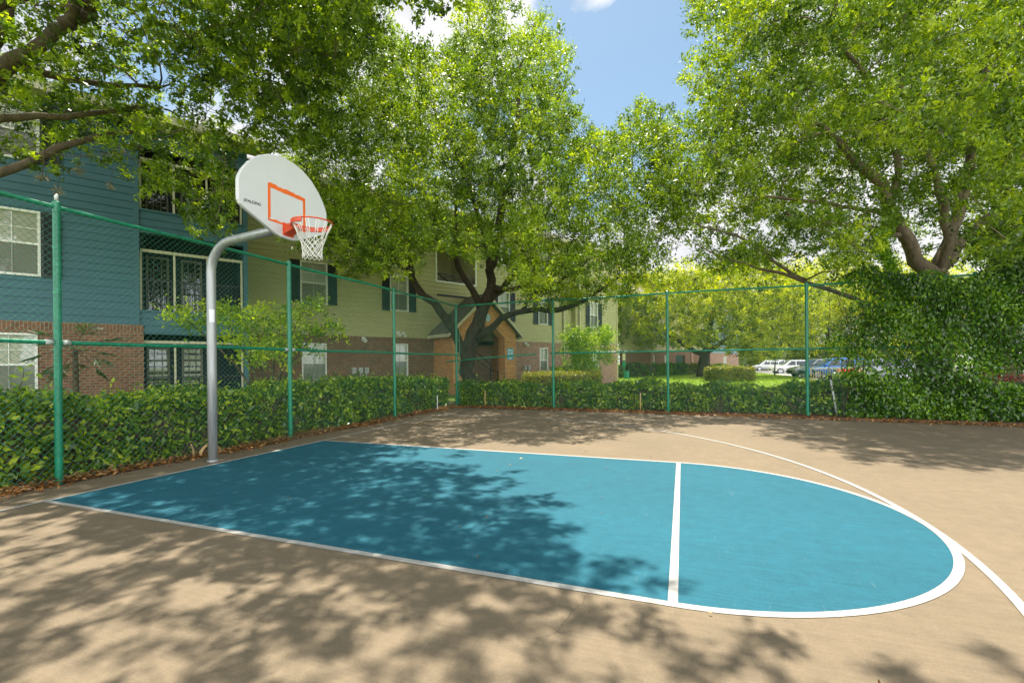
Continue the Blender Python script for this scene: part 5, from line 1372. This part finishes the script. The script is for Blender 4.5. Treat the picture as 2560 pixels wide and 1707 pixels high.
# ================================================================== parked cars
def car(label, wheel_px, heading, col, kind_='suv', Lc=4.6, hc=1.66, wc=.92, depth=None, name='parked_car', cat='car'):
    w_ = gr(*wheel_px) if depth is None else at(*wheel_px, depth)
    hx, hy = math.cos(heading), math.sin(heading); fx = .31 * Lc
    lx, ly = w_[0] - (hx * fx - hy * wc), w_[1] - (hy * fx + hx * wc)
    t = thing(name, label, cat, (lx, ly, hz(lx, ly)), heading, 'cars in the parking lot')
    pm = paint('car_paint', col)
    belt = .98 if kind_ != 'sedan' else .9
    hood = {'suv': .98, 'van': .98, 'pickup': 1.05}[kind_]
    st = [(-.50, .55, .62, .80), (-.49, .38, belt - .12, .92), (-.46, .30, belt, .97), (-.2, .27, belt, 1.), (.12, .27, belt, 1.), (.22, .27, hood + .02, 1.), (.36, .28, hood - .06, .97), (.45, .30, hood - .16, .92), (.485, .36, hood - .30, .84), (.50, .45, .58, .74)]
    if kind_ == 'pickup': st[2] = (-.47, .34, .95, .98)
    rings = []
    for x, z0, z1, wf in st:
        X = x * Lc; W = wc * wf; zm = (z0 + z1) / 2
        rings.append([(X, -W * .9, z0), (X, -W, z0 + .12 * (z1 - z0)), (X, -W * 1.01, zm + .08), (X, -W * .96, z1 - .04), (X, -W * .86, z1), (X, W * .86, z1), (X, W * .96, z1 - .04), (X, W * 1.01, zm + .08), (X, W, z0 + .12 * (z1 - z0)), (X, W * .9, z0)])
    mb = MB(); mb.add(*ring_loft(rings))
    # cabin
    if kind_ == 'pickup': cab = [(-.16, belt - .02, .86), (-.14, hc - .05, .72), (-.05, hc, .72), (.06, hc - .02, .72), (.20, hood, .86)]
    elif kind_ == 'van': cab = [(-.495, belt - .02, .88), (-.455, hc - .07, .76), (-.3, hc, .76), (.05, hc - .01, .76), (.13, hc - .12, .76), (.33, hood - .04, .86)]
    else: cab = [(-.49, belt - .02, .88), (-.41, hc - .10, .74), (-.28, hc - .01, .73), (-.02, hc, .73), (.06, hc - .05, .73), (.23, hood, .86)]
    rr_ = []
    for x, z, wf in cab:
        X = x * Lc; W = wc * wf
        rr_.append([(X, -W - (hc - z) * .16 * 0, z), (X, W, z)])
    # sides, roof and screens as one shell
    n_ = len(cab); vs = []
    bw = wc * .90
    for x, z, wf in cab: vs += [(x * Lc, -wc * wf, z), (x * Lc, wc * wf, z), (x * Lc, -bw, belt - .03), (x * Lc, bw, belt - .03)]
    fs = []
    for i in range(n_ - 1):
        a, b = 4 * i, 4 * i + 4
        fs += [(a, b, b + 1, a + 1), (a + 2, b + 2, b, a), (a + 1, b + 1, b + 3, a + 3)]
    mb.add(vs, fs)
    if kind_ == 'pickup': mb.box(-.49 * Lc, -.17 * Lc, -wc * .95, -wc * .87, .9, 1.08); mb.box(-.49 * Lc, -.17 * Lc, wc * .87, wc * .95, .9, 1.08); mb.box(-.495 * Lc, -.48 * Lc, -wc * .9, wc * .9, .6, 1.08)
    body = mb.build('body', pm, t)
    # glass, set just proud of the shell
    def lerp(i, f, side):
        (x0, z0, w0), (x1, z1, w1) = cab[i], cab[i + 1]; return ((x0 + (x1 - x0) * f) * Lc, side * wc * (w0 + (w1 - w0) * f), z0 + (z1 - z0) * f)
    zr = hc - .09
    def side_pt(x, z, side):
        f_ = (z - belt) / (hc - belt); return (x * Lc, side * (wc * (.895 + (.735 - .895) * max(0, f_)) + .012), z)
    if kind_ == 'pickup': spans = [(-.13, .02, -.12, .01), (.03, .15, .03, .06)]
    elif kind_ == 'van': spans = [(-.45, -.27, -.43, -.27), (-.25, -.03, -.25, -.03), (-.01, .20, -.01, .10)]
    else: spans = [(-.42, -.28, -.38, -.28), (-.26, -.06, -.26, -.06), (-.04, .16, -.04, .05)]
    for side in (-1, 1):
        for b0, b1, t0, t1 in spans:
            mb = MB(); mb.add([side_pt(b0, belt + .03, side), side_pt(b1, belt + .03, side), side_pt(t1, zr - .04, side), side_pt(t0, zr - .04, side)], [(0, 1, 2, 3)]); mb.build('window', M['car_glass'], t)
    for i, nm in ((n_ - 2, 'windscreen'), (0, 'rear_window')):
        (x0, z0, w0), (x1, z1, w1) = cab[i], cab[i + 1]
        sgn = 1 if i else -1
        q = [(x0 + (x1 - x0) * .1, z0 + (z1 - z0) * .1, w0 * .93), (x0 + (x1 - x0) * .9, z0 + (z1 - z0) * .9, w1 * .93)]
        mb = MB(); mb.add([(q[0][0] * Lc + sgn * .012, -wc * q[0][2], q[0][1] + .012), (q[1][0] * Lc + sgn * .012, -wc * q[1][2], q[1][1] + .012), (q[1][0] * Lc + sgn * .012, wc * q[1][2], q[1][1] + .012), (q[0][0] * Lc + sgn * .012, wc * q[0][2], q[0][1] + .012)], [(0, 1, 2, 3)]); mb.build(nm, M['car_glass'], t)
    for sx in (-.30, .31):
        for sy in (-1, 1):
            mb = MB(); yc = sy * (wc - .10); mb.disc_cyl((sx * Lc, yc, .34), (0, 1, 0), .34, .24, 22); wh = mb.build('wheel', M['tyre'], t)
            mb = MB(); mb.disc_cyl((sx * Lc, sy * (wc + .022), .34), (0, 1, 0), .235, .012, 20); rm_ = mb.build('rim', M['alloy'], wh)
            mb = MB()
            for k in range(5):
                a = 2 * math.pi * k / 5; c_x, c_z = sx * Lc + .14 * math.cos(a), .34 + .14 * math.sin(a); mb.disc_cyl((c_x, sy * (wc + .029), c_z), (0, 1, 0), .045, .006, 8)
            mb.build('rim_hole', M['tyre'], wh)
    for sy in (-1, 1):
        mb = MB(); mb.box(.452 * Lc, .478 * Lc, sy * wc * .58, sy * wc * .86, hood - .36, hood - .22); mb.build('headlight', M['head'], t)
        mb = MB(); mb.box(-.497 * Lc, -.478 * Lc, sy * wc * .62, sy * wc * .9, belt - .28, belt - .06); mb.build('tail_light', M['tail'], t)
        mb = MB(); mb.box(.17 * Lc, .20 * Lc, sy * (wc + .02), sy * (wc + .19), belt + .02, belt + .17); mb.build('mirror', pm, t)
    mb = MB(); mb.box(.492 * Lc, .503 * Lc, -wc * .5, wc * .5, .42, .62); mb.build('grille', M['tyre'], t)
    return t
ZC = lambda a, b: ((1820 + a / 6.19) / 1.0884, (860 + b / 6.19) / 1.0884)
HD = math.atan2(-.12, -.97)
car('light blue pickup truck at the far left of the parked cars, mostly behind the hedge', ZC(330, 385), HD, (.10, .42, .52), 'pickup', 5.2, 1.72, .95, None, 'parked_truck', 'pickup')
car('silver van parked next to the golden topped hedge', ZC(490, 413), HD, (.46, .46, .44), 'van', 4.9, 1.75, .95)
car('white car with dark side windows parked alone in the middle of the row', ZC(815, 463), HD, (.62, .62, .60), 'suv', 4.6, 1.62)
car('dark grey car parked behind the last bare fence post', ZC(1195, 516), HD + .1, (.20, .22, .23), 'suv', 4.5, 1.62)
car('bright blue car parked behind the bronze railing', ZC(1392, 533), HD, (.02, .16, .46), 'suv', 4.6, 1.66)
car('grey car half hidden by the left end of the vines', ZC(2010, 560), HD, (.22, .24, .27), 'suv', 4.5, 1.55)
